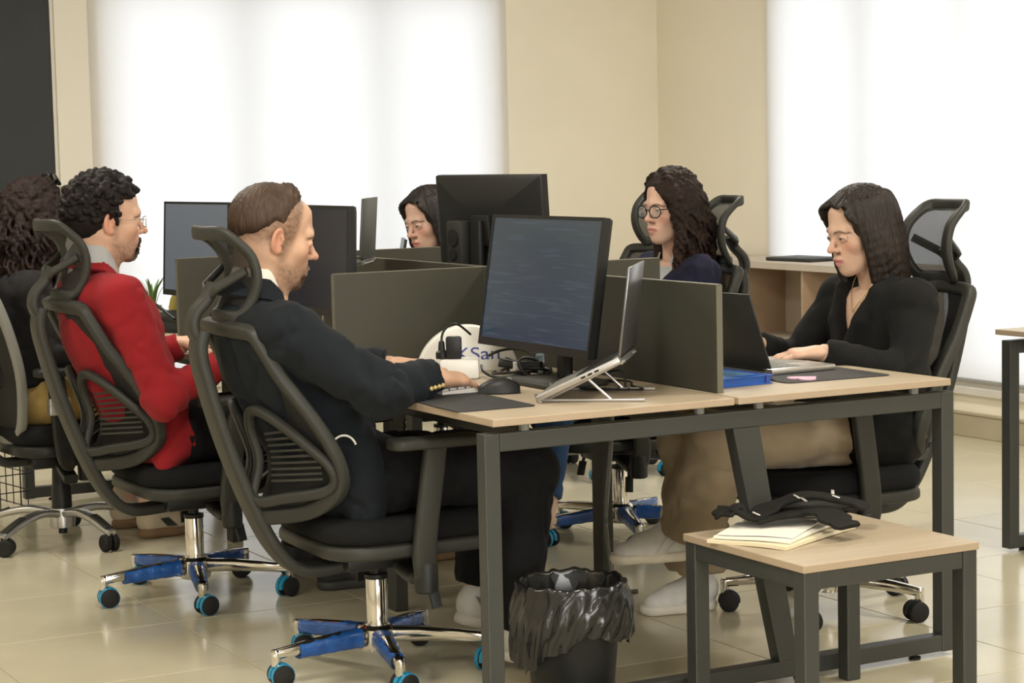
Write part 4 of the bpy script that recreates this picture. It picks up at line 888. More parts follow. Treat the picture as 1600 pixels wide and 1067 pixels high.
    # eyes: sclera, iris, lash line
    for s in (-1, 1):
        dy = y - s * .031; dz = z - (.001 - .002 * lid); e = (dy / .0135) ** 2 + (dz / (.0052 - .003 * lid)) ** 2; vis = (x > .078) & (e < 1.15); w = sm(1.15 - e, 0, .3) * vis
        c = lerp(c, (.62, .58, .54), w); gz = p.get('gaze', 0) * .004; ir = np.exp(-(((dy - gz) / .0056) ** 2 + (dz / .0058) ** 2) ** 2); c = lerp(c, p.get('iris', (.03, .018, .012)), ir * w)
        la = np.exp(-((dz - (.0050 - .0022 * lid) + 20 * dy * dy) / .0016) ** 2) * (np.abs(dy) < .015) * (x > .076) * (e < 2.6); c = lerp(c, (.012, .008, .006), (.9 if fem else .65) * la)
    bd = p.get('beard')
    if bd is not None:
        dark = np.array(p['hairc']) * .9 + np.array(p['skin']) * .015
        must = sm(x, .082, .092) * sm(.033 - ay, 0, .008) * sm(-z, .046, .050) * (1 - lipw) * sm(z, -.064, -.060); chin = sm(x, .045, .075) * sm(.040 - ay, 0, .012) * sm(-z, .080, .086) * sm(z, -.13, -.12)
        jaw = sm(-z, .045 - .0 * x, .075) * sm(x, -.02, .01) * (z > -.135) * (x > -.03) * sm(.16 - np.hypot(x - .0, z) * 1.0, 0, .03)
        side = np.exp(-((x - .008) / .012) ** 2) * sm(ay, .05, .062) * sm(-z, -.03, 0) * sm(z, -.07, -.05)
        c = lerp(c, dark, np.clip(bd[0] * must * (.85 + .3 * n2), 0, 1)); c = lerp(c, dark, np.clip(bd[1] * chin * (1 - lipw) * (.85 + .3 * n2), 0, 1)); c = lerp(c, dark, np.clip(bd[2] * np.maximum(jaw, side) * (1 - lipw) * (.8 + .4 * n2), 0, 1))
    fd = p.get('fade')
    if fd is not None:
        w = sm(z, fd[0], fd[1]) * sm(.050 - x + .2 * (z - .03), 0, .02) * (1 - .8 * ((ay > .078) & (z < .03) & (np.abs(x + .014) < .024))); c = lerp(c, np.array(p['hairc']) * 1.3 + np.array(p['skin']) * .10, np.clip(fd[2] * w * (.85 + .25 * n2), 0, 1))
    return V, F, c
def build_hand(side, curl=.55, spread=1.0, sc=1.0, skin=(.6, .4, .3), tip=.0):
    """side +1: thumb towards +Y (right hand, palm down); wrist at origin, fingers +X, back of hand +Z"""
    f = Fld((-.05, -.085, -.085), (.20, .085, .04), .0026); s = side
    f.cone((-.045, 0, 0), (.012, 0, 0), .027, .026, .012, ((0, 0, 1), .78)); f.cone((.012, s * .004, 0), (.07, s * .016, -.001), .024, .022, .014, ((0, 0, 1), .62)); f.cone((.012, -s * .008, -.002), (.068, -s * .020, -.004), .023, .020, .014, ((0, 0, 1), .62)); f.cone((.015, 0, 0), (.075, 0, .001), .024, .024, .012, ((0, 0, 1), .6))
    L = [(.043, .026, .021), (.047, .029, .022), (.043, .027, .021), (.034, .021, .019)]; ys = [.031, .0105, -.0105, -.030]; x0 = [.082, .086, .082, .074]; rad = [.0088, .009, .0086, .0078]; nails = []
    for k in range(4):
        a = np.array((x0[k], s * ys[k], -.001 - .002 * (k == 3))); yaw = s * ys[k] * 2.2 * spread; cur = curl * (1 + .12 * (k - 1)); an = .12 + .35 * cur; P = [a]; r = rad[k]
        for j, l in enumerate(L[k]):
            d = np.array((math.cos(an) * math.cos(yaw), math.cos(an) * math.sin(yaw), -math.sin(an))); P.append(P[-1] + d * l); an += cur * (.95 if j == 0 else .6)
        f.cone(a - (.012, 0, 0), a, r * 1.05, r * 1.08, .008); f.chain(P, [r * 1.08, r, r * .93, r * .82], .0035); nails.append((P[-1], P[-1] - P[-2], r))
    T = [np.array((.014, s * .020, -.006)), np.array((.043, s * .046, -.014)), np.array((.070, s * .054, -.019)), np.array((.093, s * .050, -.023 - .01 * curl))]; f.chain(T, [.0145, .0125, .0105, .0085], .008)
    V, F = f.mesh(); V = relax(V, F, 1, .4); n = vnoise(V * 60, 5); c = np.tile(np.array(skin, float), (len(V), 1)) * (1 + .06 * n)[:, None]
    red = np.array(skin) * (1.0, .68, .62); w = np.zeros(len(V))
    for k in range(4): w = np.maximum(w, np.exp(-((V - np.array((x0[k], s * ys[k], .006))) ** 2).sum(1) / .00010))
    for P, d, r in nails:
        d = d / np.linalg.norm(d); w = np.maximum(w, .9 * np.exp(-((V - P) ** 2).sum(1) / .00012)); up = np.cross(np.cross(d, (0, 0, 1)), d); up /= np.linalg.norm(up) + 1e-9; q = V - (P - d * .002 + up * r * .9); nw = np.exp(-((q @ d) / .0055) ** 4 - ((q ** 2).sum(1) - (q @ d) ** 2) / .000022); c = lerp(c, np.array(skin) * (1.1, .92, .9), .7 * nw)
    c = lerp(c, red, .55 * w); return V * sc, F, c
def frame_to(origin, tipdir, up=(0, 0, 1)):
    x = np.array(tipdir, float); x /= np.linalg.norm(x); z = np.array(up, float); z -= x * (z @ x); z /= np.linalg.norm(z); y = np.cross(z, x); M = np.eye(4); M[:3, 0], M[:3, 1], M[:3, 2], M[:3, 3] = x, y, z, origin; return M
def join(parts):
    V, F, C, n = [], [], [], 0
    for v, f, c in parts: V.append(v); F.append(f + n); C.append(c); n += len(v)
    return np.concatenate(V), np.concatenate(F), np.concatenate(C)
def torso_field(f, j, r, off=0., k=.05, lower=True):
    """j: joints dict P(elvis) W(aist) C(hest) N(eck base); r: half widths"""
    fw = (1, 0, .15)
    if lower: f.cone(j['P'], j['W'], r[0] + off, r[1] + off, k, (fw, .78))
    f.cone(j['W'], j['C'], r[1] + off, r[2] + off, k, (fw, .74)); up = np.array(j['N']) * .75 + np.array(j['C']) * .25; f.cone(j['C'], up, r[2] + off, r[3] + off, k, (fw, .70)); f.cone(up - (0, 0, .035), np.array(j['N']) - (.004, 0, .062), r[3] * .88 + off, .064 + off, k, (fw, .8))
    zN = j['N'][2] - .030 + off * .5; zS = (j['SL'][2] + j['SR'][2]) / 2 + .030 + off * .5; nx, ny = j['N'][0], j['N'][1]
    f.inter(lambda X, Y, Z: .85 * (Z - (zN - (zN - zS) * np.clip(np.abs(Y - ny) / .19, 0, 1.3) - .30 * np.maximum(0, X - nx) - .12 * np.maximum(0, nx - X))), .03)
    for s in ('SL', 'SR'): f.cone(np.array(j['N']) + (0, 0, -.080), np.array(j[s]) + (0, 0, -.004), .045 + off, .052 + off, .06, (fw, .95))
def arm_field(f, j, s, r=(.056, .047, .034), off=0., k=.025, end=1.0):
    a, b, c = (np.array(j[q + s]) for q in ('S', 'E', 'H')); f.cone(a, b, r[0] + off, r[1] + off, k); f.cone(b, b + (c - b) * end, r[1] * .97 + off, r[2] + off, k)
def leg_field(f, j, s, r=(.085, .062, .042), off=0., k=.03, end=1.0):
    a, b, c = (np.array(j[q + s]) for q in ('L', 'K', 'A')); f.cone(a, b, r[0] + off, r[1] + off, k); f.cone(b, b + (c - b) * end, r[1] * .97 + off, r[2] + off, k)
def bounds(pts, m): P = np.array(pts, float); return P.min(0) - m, P.max(0) + m
def fold(V, F, amp, scale, seed, j=None, elbow=.006, aniso=(1, 1, 1)):
    N = vnormals(V, F); d = amp * (vnoise(V * scale * np.array(aniso), seed) + .5 * vnoise(V * scale * 2.3, seed + 1))
    n2 = vnoise(V * scale * np.array((1.1, .8, .55)) + 7, seed + 11) + .35 * vnoise(V * scale * 2.7, seed + 12); d = d - amp * 1.5 * np.exp(-(n2 / .16) ** 2) + amp * .5
    if j:
        for s in 'LR':
            a, b, c = (np.array(j[q + s]) for q in ('S', 'E', 'H')); q = V - b; rs = np.linalg.norm(V - a, axis=1); d = d - .0035 * np.exp(-((rs - .078) / .007) ** 2) * (V[:, 2] > a[2] - .05); w = np.exp(-(q ** 2).sum(1) / .0110); ax = (c - b) / np.linalg.norm(c - b) - (b - a) / np.linalg.norm(b - a) * .4; ax = ax / np.linalg.norm(ax)
            d = d + elbow * w * np.sin(95 * (q @ ax) + 3.2 * vnoise(V * 14, seed + 3)); q2 = V - a; w2 = np.exp(-(q2 ** 2).sum(1) / .006); d = d + .6 * elbow * w2 * np.sin(70 * (q2 @ np.array((.6, .3, -.7))) + 3 * vnoise(V * 10, seed + 4))
            t = ((V - c) @ (c - b)) / np.linalg.norm(c - b); rad = np.linalg.norm(V - c - np.outer(t / np.linalg.norm(c - b), c - b), axis=1); w3 = np.exp(-((t + .06) / .06) ** 2) * (rad < .09); d = d + .3 * elbow * w3 * np.sin(120 * t + 3 * vnoise(V * 12, seed + 6))
    return V + N * d[:, None]
def shoe(parent, heel, toedir, roll_up, L=.285, upper=(.7, .69, .66), sole=(.75, .73, .68), accents=(), W=.048, plat=0.0, name='shoe'):
    """foot frame: heel at origin on its sole, +X to the toe, +Z up"""
    f = Fld((-.03, -.07, -.005), (L + .03, .07, .16), .004); f.cone((.045, 0, .052), (L * .55, .002, .042), .042, .040, .03, ((0, 1, 0), .9)); f.cone((L * .55, 0, .040), (L - .050, .004, .034), .043, .034, .03, ((0, 0, 1), .85)); f.ell((.05, 0, .075), (.05, .036, .045), .03); f.cone((.055, 0, .085), (.050, 0, .135), .038, .040, .02)
    f.cone((.10, 0, .078), (L * .62, 0, .055), .022, .020, .02)
    f.cut(lambda X, Y, Z: .022 - Z + 0 * X + 0 * Y - .0, .004) if False else f.inter(lambda X, Y, Z: .020 + plat - Z + 0 * X + 0 * Y, .004)
    V, F = f.mesh(); V = relax(V, F, 1); c = np.tile(np.array(upper, float), (len(V), 1)) * (1 + .05 * vnoise(V * 50, 3))[:, None]
    for col, x0, x1, z0, z1, sl in accents:
        xx = V[:, 0] + sl * (V[:, 2] - .05); w = sm(xx, x0, x0 + .006) * sm(x1 - xx, 0, .006) * sm(V[:, 2], z0, z0 + .006) * sm(z1 - V[:, 2], 0, .006) * (np.abs(V[:, 1]) > .012); c = lerp(c, col, w)
    M = frame_to(heel, toedir, roll_up); up = mesh_obj(name, aff(M, V), F, 'shoe_upper', parent, c)
    f = Fld((-.03, -.07, -.01), (L + .03, .07, .07), .004); f.cone((.046, 0, .016), (L * .5, .001, .016), .045, .041, .02, ((0, 0, 1), .7)); f.cone((L * .5, 0, .016), (L - .046, .004, .018), .042, .042, .02, ((0, 0, 1), .7)); f.inter(lambda X, Y, Z: -Z + 0 * X + 0 * Y, .004); f.inter(lambda X, Y, Z: Z - (.030 + plat) + 0 * X + 0 * Y, .004)
    V, F = f.mesh(); c = np.tile(np.array(sole, float), (len(V), 1)); mesh_obj('sole', aff(M, V), F, 'shoe_upper', up, c)
    mbl = MB()
    for k in range(4): x = L * .40 + k * .022; z = .090 - k * .0075; mbl.tube(spl([(x - .004, -.028, z - .020), (x, -.012, z - .001), (x + .003, .012, z - .001), (x, .028, z - .020)], 3), .003, 6)
    mbl.xf(Matrix(M.tolist())); lo = mbl.build('laces', 'paper', up); return up
mat('shoe_upper', (.7, .7, .7), .6, vcol=True, noise=.04, nscale=40, bump=.05, bscale=200)
mat('gold', (.75, .6, .28), .28, metal=.9, noise=.05); mat('lens', (.95, .97, .98), .05, alpha=.12); mat('lens_dark', (.02, .02, .025), .08, noise=.03)

# ------------------------------------------------------------------ hair
HR = random.Random(11)
def hair_mesh(f, parent, M, color, material, seed=1, disp=.002, scale=70, strand=True, name='hair', tips=None):
    V, F = f.mesh(); V = relax(V, F, 2 if strand else 0, .5); N = vnormals(V, F)
    if strand:
        a = np.arctan2(V[:, 1], V[:, 0] + .02); d = disp * (vnoise(np.stack([a * 26, V[:, 2] * 9, V[:, 0] * 5], 1), seed) + .6 * vnoise(np.stack([a * 60, V[:, 2] * 14, V[:, 0] * 9], 1), seed + 1))
    else: d = disp * (vnoise(V * scale, seed) + .5 * vnoise(V * scale * 2.1, seed + 1))
    V = V + N * d[:, None]; w = .5 + .5 * vnoise(V * 45, seed + 7); c = np.array(color)[None, :] * (.75 + .6 * w)[:, None]
    if tips is not None: c = lerp(c, tips[0], sm(-V[:, 2], tips[1], tips[2]) * (.5 + .5 * w))
    return mesh_obj(name, aff(M, V), F, material, parent, c)
def on_scalp(az, el, off=0.):
    """point on the cranium; az 0 = front, el from equator"""
    d = np.array((math.cos(az) * math.cos(el), math.sin(az) * math.cos(el), math.sin(el))); return CR_C + d * (CR_R + off)
def lock(f, pts, r0, r1, amp=0., freq=0., ph=0., n=5, k=.004):
    q = spl(pts, n); m = len(q); P = []
    for i, p in enumerate(q):
        t = i / (m - 1); a = freq * t + ph; e = amp * min(1, t * 4); P.append(p + np.array((math.cos(a) * e, math.sin(a) * e, .35 * e * math.sin(a * 1.1))))
    f.chain(P, [r0 + (r1 - r0) * (i / (m - 1)) ** 1.3 for i in range(m)], k)
def hair_fade(parent, M, color):
    """thinning short crop: longer on top, receding at the temples"""
    f = Fld((-.13, -.1, -.05), (.12, .1, .16), .0032); f.ell(CR_C + (-.003, 0, .004), CR_R + .0055, .01)
    for i in range(70):
        a = HR.uniform(-.9, .9); e = HR.uniform(.75, 1.35); p = on_scalp(a, e, .006); f.cone(p, p + np.array((HR.uniform(-.004, .010), HR.uniform(-.008, .008), HR.uniform(.004, .012))), .006, .003, .004)
    def g(X, Y, Z):
        line = .026 + .25 * np.maximum(0, X - .01) - .75 * np.maximum(0, -X - .030) + .004 * np.sin(90 * X + 40 * Y) + .003 * np.sin(210 * X)     # lower edge of the long hair on the sides
        front = X - (.058 - 1.5 * np.maximum(0, np.abs(Y) - .020) ** 1.3 + .22 * (Z - .10)); return np.maximum(line - Z, front)
    f.inter(g, .028); return hair_mesh(f, parent, M, color, 'hair', 3, .0016)
def beard_mesh(parent, M, color, full):
    f = Fld((.0, -.07, -.135), (.125, .07, -.03), .0026); f.ell((.074, 0, -.1005), (.0195, .0205, .0180), .01)
    f.chain([(.091, -.027, -.066), (.0985, -.012, -.0545), (.1005, 0, -.0525), (.0985, .012, -.0545), (.091, .027, -.066)], [.0030, .0042, .0036, .0042, .0030], .004); f.cone((.097, 0, -.084), (.094, 0, -.092), .0045, .007, .004)
    for s in (-1, 1): f.chain([(.090, s * .027, -.068), (.083, s * .027, -.083), (.075, s * .018, -.102)], [.003, .0045, .008], .005)
    f.cut(lambda X, Y, Z: np.sqrt(((X - .10) / .03) ** 2 + (Y / .022) ** 2 + ((Z + .068) / .0105) ** 2) * .01 - .01, .002)
    if full < .8: f.inter(lambda X, Y, Z: Z + .076 + 0 * X + 0 * Y, .003)
    V, F = f.mesh(); N = vnormals(V, F); V = V + N * (.0014 * vnoise(V * 260, 3))[:, None]; c = np.array(color)[None, :] * (1 + .4 * vnoise(V * 150, 4))[:, None]; return mesh_obj('beard', aff(M, V), F, 'hair_curl', parent, c)
def hair_curly_short(parent, M, color):
    f = Fld((-.145, -.115, -.09), (.13, .115, .175), .0032); f.ell(CR_C + (-.004, 0, .004), CR_R + .011, .01); f.ell((-.06, 0, -.01), (.05, .066, .055), .02)
    def g(X, Y, Z):
        ay = np.abs(Y); front = X - (.068 + .12 * (Z - .08)) - 0 * ay; low = np.where(X > -.005, .050 - .9 * np.maximum(0, .045 - X), .0) ; lowb = -.055 + .9 * np.maximum(0, X + .065); side = np.where(X > .012, .062 - Z, np.where(X > -.03, -.002 - Z + .0 * X, lowb - Z)); return np.maximum(front, side)
    f.inter(g, .006)
    for i in range(420):
        a = HR.uniform(-math.pi, math.pi); e = math.asin(HR.uniform(-.35, 1)); p = on_scalp(a, e, HR.uniform(.008, .017)); 
        if p[0] > .072 or (p[0] > .012 and p[2] < .070) or (p[0] > -.03 and p[2] < .006) or p[2] < -.045: continue
        r = HR.uniform(.006, .0105) * (1.15 if p[2] > .08 else .9); t = np.array((HR.uniform(-1, 1), HR.uniform(-1, 1), HR.uniform(-.6, .6))) * .010; f.chain([p - t, p + (p - CR_C) * .05, p + t], [r * .7, r, r * .7], .003)
    for s in (-1, 1): f.cone((.010, s * .074, .03), (.012, s * .072, -.012), .008, .004, .006)
    return hair_mesh(f, parent, M, color, 'hair_curl', 5, .0015, 110, False)
def hair_straight(parent, M, color, L=-.19, vol=.012, tips=None, part=.012):
    f = Fld((-.17, -.15, L - .06), (.135, .15, .165), .0038); f.ell(CR_C + (-.004, 0, .004), CR_R + vol, .01)
    # curtain round the back and sides
    for i in range(27):
        a = math.pi * (.335 + (2 - .67) * i / 26); c0 = on_scalp(a, .55, vol * .5); c1 = on_scalp(a, -.05, vol * .8); side = abs(math.cos(a))
        end = np.array((c1[0] * .92 - .006, c1[1] * (1.02 - .12 * (math.cos(a) < -.6)), L + .018 * math.sin(3.1 * i) + .02 * (math.cos(a) > 0)))
        mid = (c1 + end) / 2 + np.array((math.cos(a), math.sin(a), 0)) * .010; lock(f, [c0, c1, mid, end], .016, .007, .003, 5, i, 4, .012)
    # front locks sweeping from the parting past the temples
    for s in (-1, 1):
        for i in range(17):
            i = i * .37; x = .068 - .020 * i; p0 = np.array((x, part + s * .003, CR_C[2] + (CR_R[2] + vol * .55) * math.sqrt(max(.05, 1 - ((x - CR_C[0]) / (CR_R[0] + vol)) ** 2)) - .004)); p1 = np.array((x + .012 - .003 * i, part * .5 + s * (.050 + .003 * i), .082 + .004 * i)); p2 = np.array((.048 - .012 * i, s * (.081 + .002 * i), .010)); p3 = np.array((.040 - .014 * i, s * (.084 - .001 * i), -.07)); p4 = np.array((.030 - .013 * i, s * .078, L + .03 + .008 * i)); lock(f, [p0, p1, p2, p3, p4], .0085, .006, .002, 4, i + s, 5, .007)
    f.inter(lambda X, Y, Z: np.minimum(np.minimum(X - (.050 + .28 * (Z - .02)), .135 - .55 * X - Z + .0 * Y + np.where(np.abs(Y) > .060, 1., 0)) , np.where(np.abs(Y) > .058 + .0 * Z, -1., 1.)) - .0, .004)
    f.cut(lambda X, Y, Z: np.sqrt(((X - .095) / .075) ** 2 + (Y / .066) ** 2 + ((Z + .035) / .112) ** 2) * .06 - .06, .006)
    return hair_mesh(f, parent, M, color, 'hair', 8, .0028, tips=tips)
def hair_curly_long(parent, M, color, L=-.24, vol=.018, tips=None, nl=120, spread=1.0, seed=4, far=0):
    q = random.Random(seed); f = Fld((-.20, -.19, L - .07), (.15, .19, .185), .0042); f.ell(CR_C + (-.006, 0, .006), CR_R + vol, .01); f.cone((-.05, 0, .02), (-.075, 0, -.10), .075, .060, .03, ((1, 0, 0), .8)); f.cone((-.07, 0, -.10), (-.085, 0, L + .06), .085 * spread, .075 * spread, .03, ((1, 0, 0), .6))
    for s in (-1, 1): bx = -.03 if s == far else 0; f.chain([(bx, s * .072, .05), (bx - .005, s * .088 * spread, -.05), (bx - .01, s * .095 * spread, L + .06)], [.034, .036, .030], .02)
    f.cut(lambda X, Y, Z: np.sqrt(((X - .095) / .078) ** 2 + ((Y - far * .014) / (.064 + .012 * abs(far))) ** 2 + ((Z + .030) / .115) ** 2) * .06 - .06, .006)
    for i in range(nl):
        a = q.uniform(.30 * math.pi, 1.70 * math.pi) if i % 4 else q.choice((-1, 1)) * q.uniform(.20, .36) * math.pi; e = q.uniform(.1, 1.25)
        if far and math.sin(a) * far > 0 and math.cos(a) > -.05: continue
        c0 = on_scalp(a, e, vol * .8); c1 = on_scalp(a, -.1, vol * 1.3); l = L * q.uniform(.62, 1.08)
        o = np.array((math.cos(a), math.sin(a), 0)); end = np.array((c1[0] * .95, c1[1], l)) + o * q.uniform(.0, .030) * spread; mid = (c1 + end) / 2 + o * q.uniform(.008, .030) * spread
        if math.cos(a) > .35: c1 = c1 * (1, 1.08, 1) ; c1[0] = min(c1[0], .055); mid[0] = min(mid[0], .05); end[0] = min(end[0], .06)
        lock(f, [c0, c1, mid, end], q.uniform(.007, .011), .004, q.uniform(.007, .013), q.uniform(20, 34), q.uniform(0, 6), 8, .003)
    for i in range(150):
        a = q.uniform(-math.pi, math.pi); e = q.uniform(.15, 1.5); p = on_scalp(a, e, vol + .002)
        if math.cos(a) > .35 and p[0] > .055: continue
        t = np.cross(p - CR_C, (q.uniform(-1, 1), q.uniform(-1, 1), q.uniform(-1, 1))); t = t / (np.linalg.norm(t) + 1e-6) * .014; f.chain([p - t, p + (p - CR_C) * .05, p + t], [.005, .0065, .005], .004)
    return hair_mesh(f, parent, M, color, 'hair_curl', 9, .0018, 95, False, tips=tips)

# ------------------------------------------------------------------ one seated person
def person(label, loc, rz, j, head, P, hands=(), legs=True):
    """body = one mesh (head, neck, torso, limbs, hands); clothing and hair are its children. Returns body, head matrix."""
    j = {k: np.array(v, float) for k, v in j.items()}; hc, hy, hp, hr, hs = head
    HM = np.array(Matrix.Translation(hc) @ Matrix.Rotation(R(hy), 4, 'Z') @ Matrix.Rotation(R(hp), 4, 'Y') @ Matrix.Rotation(R(hr), 4, 'X') @ Matrix.Scale(hs, 4)); c7 = aff(np.linalg.inv(HM), j['N'] + (.012, 0, -.02))
    V, F, c = build_head(P, c7); parts = [(aff(HM, V), F, c)]
    for side, wrist, tip, up, curl, sc in hands:
        V, F, c = build_hand(side, curl, 1.0, sc, P['skin']); parts.append((aff(frame_to(wrist, np.array(tip) - np.array(wrist), up), V), F, c))
    lo, hi = bounds([j[k] for k in j], .14); f = Fld(lo, hi, .013); torso_field(f, j, np.array(P.get('r', (.165, .15, .165, .13))) - .014)
    for s in 'LR': arm_field(f, j, s, (.046, .036, .028)); leg_field(f, j, s, (.075, .050, .036))
    V, F = f.mesh(); parts.append((V, F, np.tile(np.array(P['skin'], float), (len(V), 1)))); V, F, C = join(parts)
    o = mesh_obj('person', V, F, 'skin', None, C); o.location = loc; o.rotation_euler = (0, 0, rz); tag(o, label, 'person', 'people working at the desks'); return o, HM, j
def garment(name, body, j, P, material, off=.012, arms=True, k=.045, cut=None, extra=None, arm_r=(.064, .054, .043), seed=1, amp=.004, fs=11, h=.0085, arm_end=.97, elbow=.006, lower=True):
    lo, hi = bounds([j[q] for q in (('P', 'W', 'C', 'N', 'SL', 'SR', 'EL', 'ER', 'HL', 'HR') if arms else ('P', 'W', 'C', 'N', 'SL', 'SR'))], .17); f = Fld(lo, hi, h); torso_field(f, j, P.get('r', (.165, .15, .165, .13)), off, k, lower)
    if arms:
        for s in 'LR': arm_field(f, j, s, arm_r, .0, .03, arm_end)
        for s in 'LR':       # straight cuff ends
            a, b = j['E' + s], j['H' + s]; d = (b - a) / np.linalg.norm(b - a); e = a + (b - a) * arm_end + d * .004
            def cf(X, Y, Z, d=d, e=e): t = (X - e[0]) * d[0] + (Y - e[1]) * d[1] + (Z - e[2]) * d[2]; rr2 = np.sqrt((X - e[0]) ** 2 + (Y - e[1]) ** 2 + (Z - e[2]) ** 2); return np.maximum(-t, rr2 - .085)
            f.op(cf, e - .09, e + .09, .004, 's')
    if extra: extra(f)
    if cut: cut(f)
    V, F = f.mesh(); V = relax(V, F, 1, .4); V = fold(V, F, amp, fs, seed, j if arms else None, elbow); return mesh_obj(name, V, F, material, body)
def trousers(name, body, j, material, r=(.098, .078, .062), seed=5, hip=.15, amp=.004, end=(.93, .93), h=.0095, flare=None):
    lo, hi = bounds([j[q] for q in ('P', 'LL', 'LR', 'KL', 'KR', 'AL', 'AR')], .17); f = Fld(lo, hi, h); f.cone(j['LL'], j['LR'], .105, .105, .04); f.cone(j['P'] + (0, 0, .02), j['P'] + (.02, 0, -.03), hip, hip, .04, ((1, 0, 0), .72))
    for i, s in enumerate('LR'):
        leg_field(f, j, s, r, 0, .04, end[i]); a, b = j['K' + s], j['A' + s]; d = (b - a) / np.linalg.norm(b - a); e = a + (b - a) * end[i] + d * .003
        if flare: f.cone(a + (b - a) * .4, a + (b - a) * end[i], r[1], flare, .03)
        def cf(X, Y, Z, d=d, e=e): t = (X - e[0]) * d[0] + (Y - e[1]) * d[1] + (Z - e[2]) * d[2]; q = np.sqrt((X - e[0]) ** 2 + (Y - e[1]) ** 2 + (Z - e[2]) ** 2); return np.maximum(-t, q - .16)
        f.op(cf, e - .17, e + .17, .004, 's')
    f.inter(lambda X, Y, Z: .452 - Z + 0 * Y + np.where(X > .27, -1., 0.), .006)
    V, F = f.mesh(); V = relax(V, F, 1, .4); V = fold(V, F, amp, 10, seed); return mesh_obj(name, V, F, material, body)
def collar(name, body, N, hd, material, r=.072, h=.045, open_=.5, tilt=.3, th=.005, rx=.95):
    """band round the neck, open at the front; hd = direction of the neck axis"""
    M = frame_to(N, (1, 0, -.25), hd)
    def g(u, v):
        a = math.pi * (open_ + (2 - 2 * open_) * u); fold_ = abs(math.cos(a / 2 + math.pi / 2)); rr_ = r * (1 + tilt * (1 - v) * .5 + .08 * (1 - v)); front = max(0, math.cos(a)); return (rr_ * rx * math.cos(a), rr_ * math.sin(a), h * (v - .5) - .035 * front + .010 * (1 - abs(math.cos(a))))
    m = MB(); m.grid(g, 30, 6, th); m.xf(Matrix(M.tolist())); return m.build(name, material, body, 60)
def glasses(label, HM, body, kind, cat='glasses'):
    t = thing('eyeglasses' if kind != 'sun' else 'sunglasses', label, cat); t.matrix_world = body.matrix_basis @ Matrix(HM.tolist()); rim = {'thin': ('silver', .0011), 'dark': ('plastic_black', .0022), 'sun': ('plastic_black', .003)}[kind]
    if kind == 'sun': B = np.array(Matrix.Translation((-.038, 0, .088)) @ Matrix.Rotation(R(-38), 4, 'Y')); w, h, lens = .030, .024, 'lens_dark'
    else: B = np.eye(4); w, h, lens = (.023, .015, 'lens') if kind == 'thin' else (.0245, .021, 'lens')
    for s in (-1, 1):
        c = np.array((.108, s * .033, -.002)); ol = []
        for a in np.linspace(0, 2 * math.pi, 24, endpoint=False):
            ex = .55 if kind == 'thin' else .8; cx, sx = math.cos(a), math.sin(a); ol.append((c[0] - .006 * abs(cx) ** 2 * (1 if cx * s > 0 else 0), c[1] + w * math.copysign(abs(cx) ** ex, cx), c[2] + h * math.copysign(abs(sx) ** ex, sx)))
        m = MB(); m.tube([aff(B, [p])[0] for p in ol], rim[1], 6, True, (1, 0, 0)); m.build('rim', rim[0], t)
        m = MB(); m.add([aff(B, [p])[0] for p in ol], [tuple(range(24))]); m.build('lens', lens, t)
        m = MB(); m.tube([aff(B, [p])[0] for p in spl([(.102, s * .056, .006), (.09, s * .071, .006), (.03, s * .079, .004), (-.012, s * .082, .014), (-.030, s * .084, -.008)], 4)], rim[1] * .95, 6); m.build('temple', rim[0], t)
    m = MB(); m.tube([aff(B, [p])[0] for p in spl([(.109, -.011, .002), (.114, 0, .006), (.109, .011, .002)], 4)], rim[1], 6); m.build('bridge', rim[0], t); return t
LIGHT, WARM = (.66, .43, .31), (.58, .36, .25)

# ------------------------------------------------------------------ the man in the navy jacket
cloth('navy_wool', (.0062, .0088, .0125)); cloth('navy_blazer', (.009, .010, .028)); cloth('red_knit', (.27, .012, .017), .9, .04, 260, .2); cloth('black_wool', (.0052, .0052, .0048)); cloth('black_trouser', (.0045, .0045, .0052)); cloth('denim', (.03, .075, .17), .9, .1, 300, .2, .15)
cloth('beige_trouser', (.30, .235, .155), .9, .1, 200, .15, .08); cloth('mustard_trouser', (.42, .29, .10), .9); cloth('shirt_white', (.70, .66, .58), .8, .05); cloth('shirt_grey', (.42, .43, .44), .8, .05); cloth('dark_top', (.012, .011, .012))
SKN = dict(skin=(.57, .35, .235), lip=(.42, .18, .15), brow=(.05, .025, .012), hairc=(.06, .032, .017), beard=(.85, 1.1, .55), fade=(-.075, .022, .92), lid=.75, nose=1.1, r=(.155, .158, .185, .15))
J = dict(P=(-.10, 0, .55), W=(-.165, 0, .69), C=(-.245, 0, .855), N=(-.312, 0, 1.035), SL=(-.295, .190, .940), SR=(-.305, -.190, .940), EL=(-.10, .29, .80), ER=(-.10, -.315, .785), HL=(.115, .14, .803), HR=(.078, -.235, .803),
         LL=(-.06, .09, .535), LR=(-.06, -.09, .535), KL=(.40, .10, .52), KR=(.385, -.14, .52), AL=(.325, .07, .165), AR=(.315, -.19, .135))
b, HM, j = person('man in a navy jacket typing at the front desk, short brown hair and goatee', (.02, .73, 0), R(-2), J, ((-.262, 0, 1.170), 0, 11, 0, 1.06), SKN,
    [(1, (.090, -.230, .800), (.20, -.175, .790), (0, -.12, 1), .32, 1.08), (-1, (.125, .137, .803), (.25, .085, .799), (0, 0, 1), .50, 1.06)])
def cut_n(f): f.cut(lambda X, Y, Z: np.maximum(np.maximum(np.abs(Y) - .55 * np.maximum(0, Z - .72) , -(X + .17) + .0 * Z), .72 - Z), .01)
